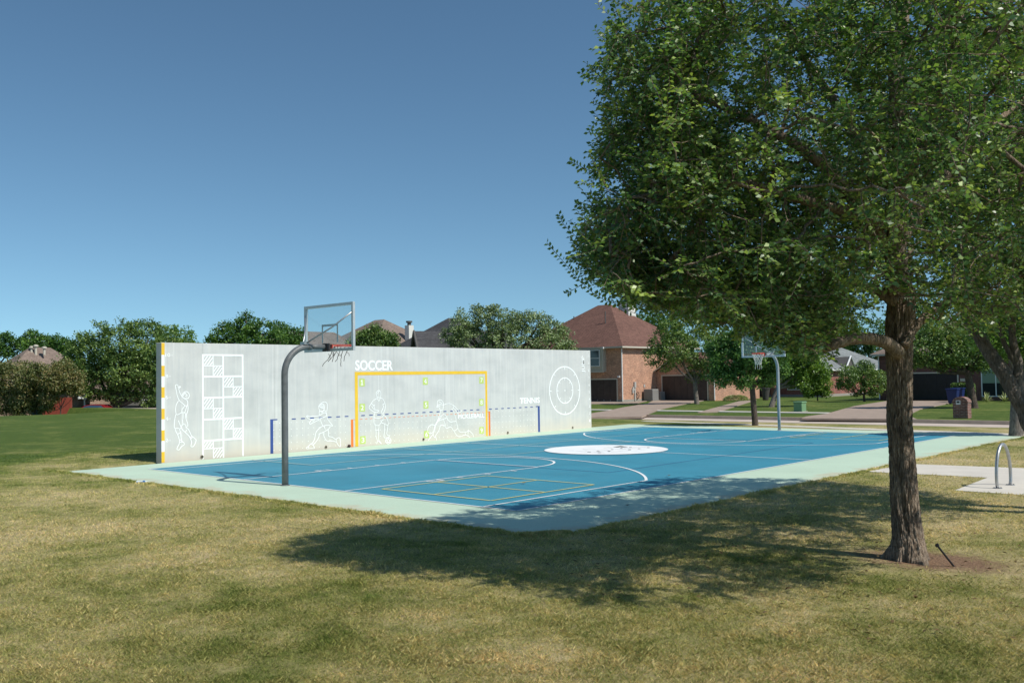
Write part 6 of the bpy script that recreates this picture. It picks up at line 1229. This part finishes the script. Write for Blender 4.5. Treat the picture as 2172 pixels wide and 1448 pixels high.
# ================================================================== GRASS BLADES of the near lawn
def excluded(x, y):
    ins = (x > -1.70) & (x < 24.4) & (y > -2.13) & (y < 15.0)
    cut = (x+1.72)+(y+2.15) < 0.45           # clipped corner of the apron
    pad = np.zeros_like(ins); 
    for poly in (P_((1815, 999), (1893, 982.5), (2172, 993), (2400, 1003), (2400, 1030), (2095, 1013)), P_((2095, 1013), (2025, 1040), (2172, 1050), (2400, 1062), (2400, 1030))):
        c = np.zeros_like(ins); n_ = len(poly); j = n_-1
        for i in range(n_):
            xi, yi = poly[i]; xj, yj = poly[j]; c ^= ((yi > y) != (yj > y)) & (x < (xj-xi)*(y-yi)/(yj-yi+1e-12)+xi); j = i
        pad |= c
    return (ins & ~cut) | pad
def blades(n, r0, r1, seed, hgt, wid, power=1.0, edge=False):
    r = np.random.default_rng(seed); yaw = YAW; th = yaw+r.uniform(-0.82, 0.82, n)
    if power == 0: rr_ = r0*(r1/r0)**r.uniform(0, 1, n)                       # density ~ 1 / r^2
    else: rr_ = np.sqrt(r.uniform(r0**2, r1**2, n))
    x = CAM[0]+rr_*np.cos(th); y = CAM[1]+rr_*np.sin(th)
    if edge:
        t = r.uniform(0, 1, n); side = r.integers(0, 3, n); w = np.abs(r.normal(0, 0.07, n))-0.035
        x = np.where(side == 0, AX0-w, AX0+t*(26.1)); y = np.where(side == 0, AY0+0.4+t*17, AY0-w); 
        x = np.where(side == 2, AX0+0.45*t-w*0.7, x); y = np.where(side == 2, AY0+0.45*(1-t)-w*0.7, y)
        keep = np.ones(n, bool); rr_ = np.hypot(x-CAM[0], y-CAM[1])
    else:
        keep = ~excluded(x, y); soil = np.hypot(x+0.15, (y+6.75)*0.85); keep &= (soil > 1.35) | (r.uniform(size=n) < np.clip((soil-0.35)/1.0, 0, 1)**1.8*0.7)
    x, y, rr_ = x[keep], y[keep], rr_[keep]; n = len(x)
    cl_ = np.array([mnoise.noise(Vector((a*1.7, b*1.7, 3.3))) for a, b in zip(x[::1], y[::1])]) 
    cl2 = np.array([mnoise.noise(Vector((a*7, b*7, 8.3))) for a, b in zip(x, y)])
    z = zg(x, y); z = np.where(z < -0.02, 0.0, z)-0.004; h = hgt*r.uniform(0.35, 1.3, n)*(1+0.45*cl_+0.5*cl2); az = r.uniform(0, 6.283, n); lean = r.uniform(0.25, 1.40, n)
    d = np.stack([np.cos(az)*np.sin(lean), np.sin(az)*np.sin(lean), np.cos(lean)], 1); fa = r.uniform(0, 6.283, n); s_ = np.stack([np.cos(fa), np.sin(fa), 0*fa], 1)*(wid*np.clip(rr_/8, 0.8, 3.0)*r.uniform(0.7, 1.3, n))[:, None]/2
    b = np.stack([x, y, z], 1); m_ = b+d*h[:, None]*0.55; tp_ = b+d*h[:, None]+np.stack([np.cos(az), np.sin(az), -0.5+0*az], 1)*h[:, None]*0.22
    V = np.stack([b-s_, b+s_, m_+s_*0.8, tp_, m_-s_*0.8], 1).reshape(-1, 3); bb = np.arange(n)[:, None]*5
    rnd = np.clip(0.45+0.22*r.normal(size=n)+0.30*cl2, 0, 1)
    return V, bb+np.array([[0, 1, 2, 3]]), bb+np.array([[0, 3, 4, 4]])[:, :3], np.repeat(rnd, 5)
parts = [blades(1050000, 4.8, 34, 1, 0.042, 0.0030, 0), blades(60000, 0, 0, 2, 0.06, 0.006, 1, True)]
off = 0; Vs, Fq_, Ft_, Rn = [], [], [], []
for V, fq, ft, rn in parts:
    Vs.append(V); Fq_.append(fq+off); tri = ft.copy(); tri[:, 0] = fq[:, 0]; tri[:, 1] = fq[:, 3]; tri[:, 2] = fq[:, 0]+4; Ft_.append(tri+off); Rn.append(rn); off += len(V)
gr = np_mesh('grass', np.concatenate(Vs), [np.concatenate(Fq_), np.concatenate(Ft_)], M['blade'], rnd=np.concatenate(Rn))
tag(gr, 'short dry and green grass blades of the lawn', 'grass', kind='stuff')
r = np.random.default_rng(99); n = 260; a = r.uniform(0, 6.28, n); q = 3.6*r.uniform(0, 1, n)**0.6; P = np.stack([TB[0]-0.6+q*np.cos(a), TB[1]+0.5+q*np.sin(a), 0*a], 1); ok = ~excluded(P[:, 0], P[:, 1]); P = P[ok]; P[:, 2] = np.maximum(zg(P[:, 0], P[:, 1]), 0)+0.035; n = len(P)
d = rand_dir(n, r)*[1, 1, 0.2]; fl_ = leaf_mesh('fallen_leaves', P, d, rand_dir(n, r)*0.4+[0, 0, 1], 0.06, 0.035, r.uniform(0, 1, n), M['dryleaf'], None); tag(fl_, 'dry fallen leaves scattered in the grass round the big trunk', 'leaves', kind='stuff')
print('leaves', nleaf, 'blades', len(Rn[0])//5)
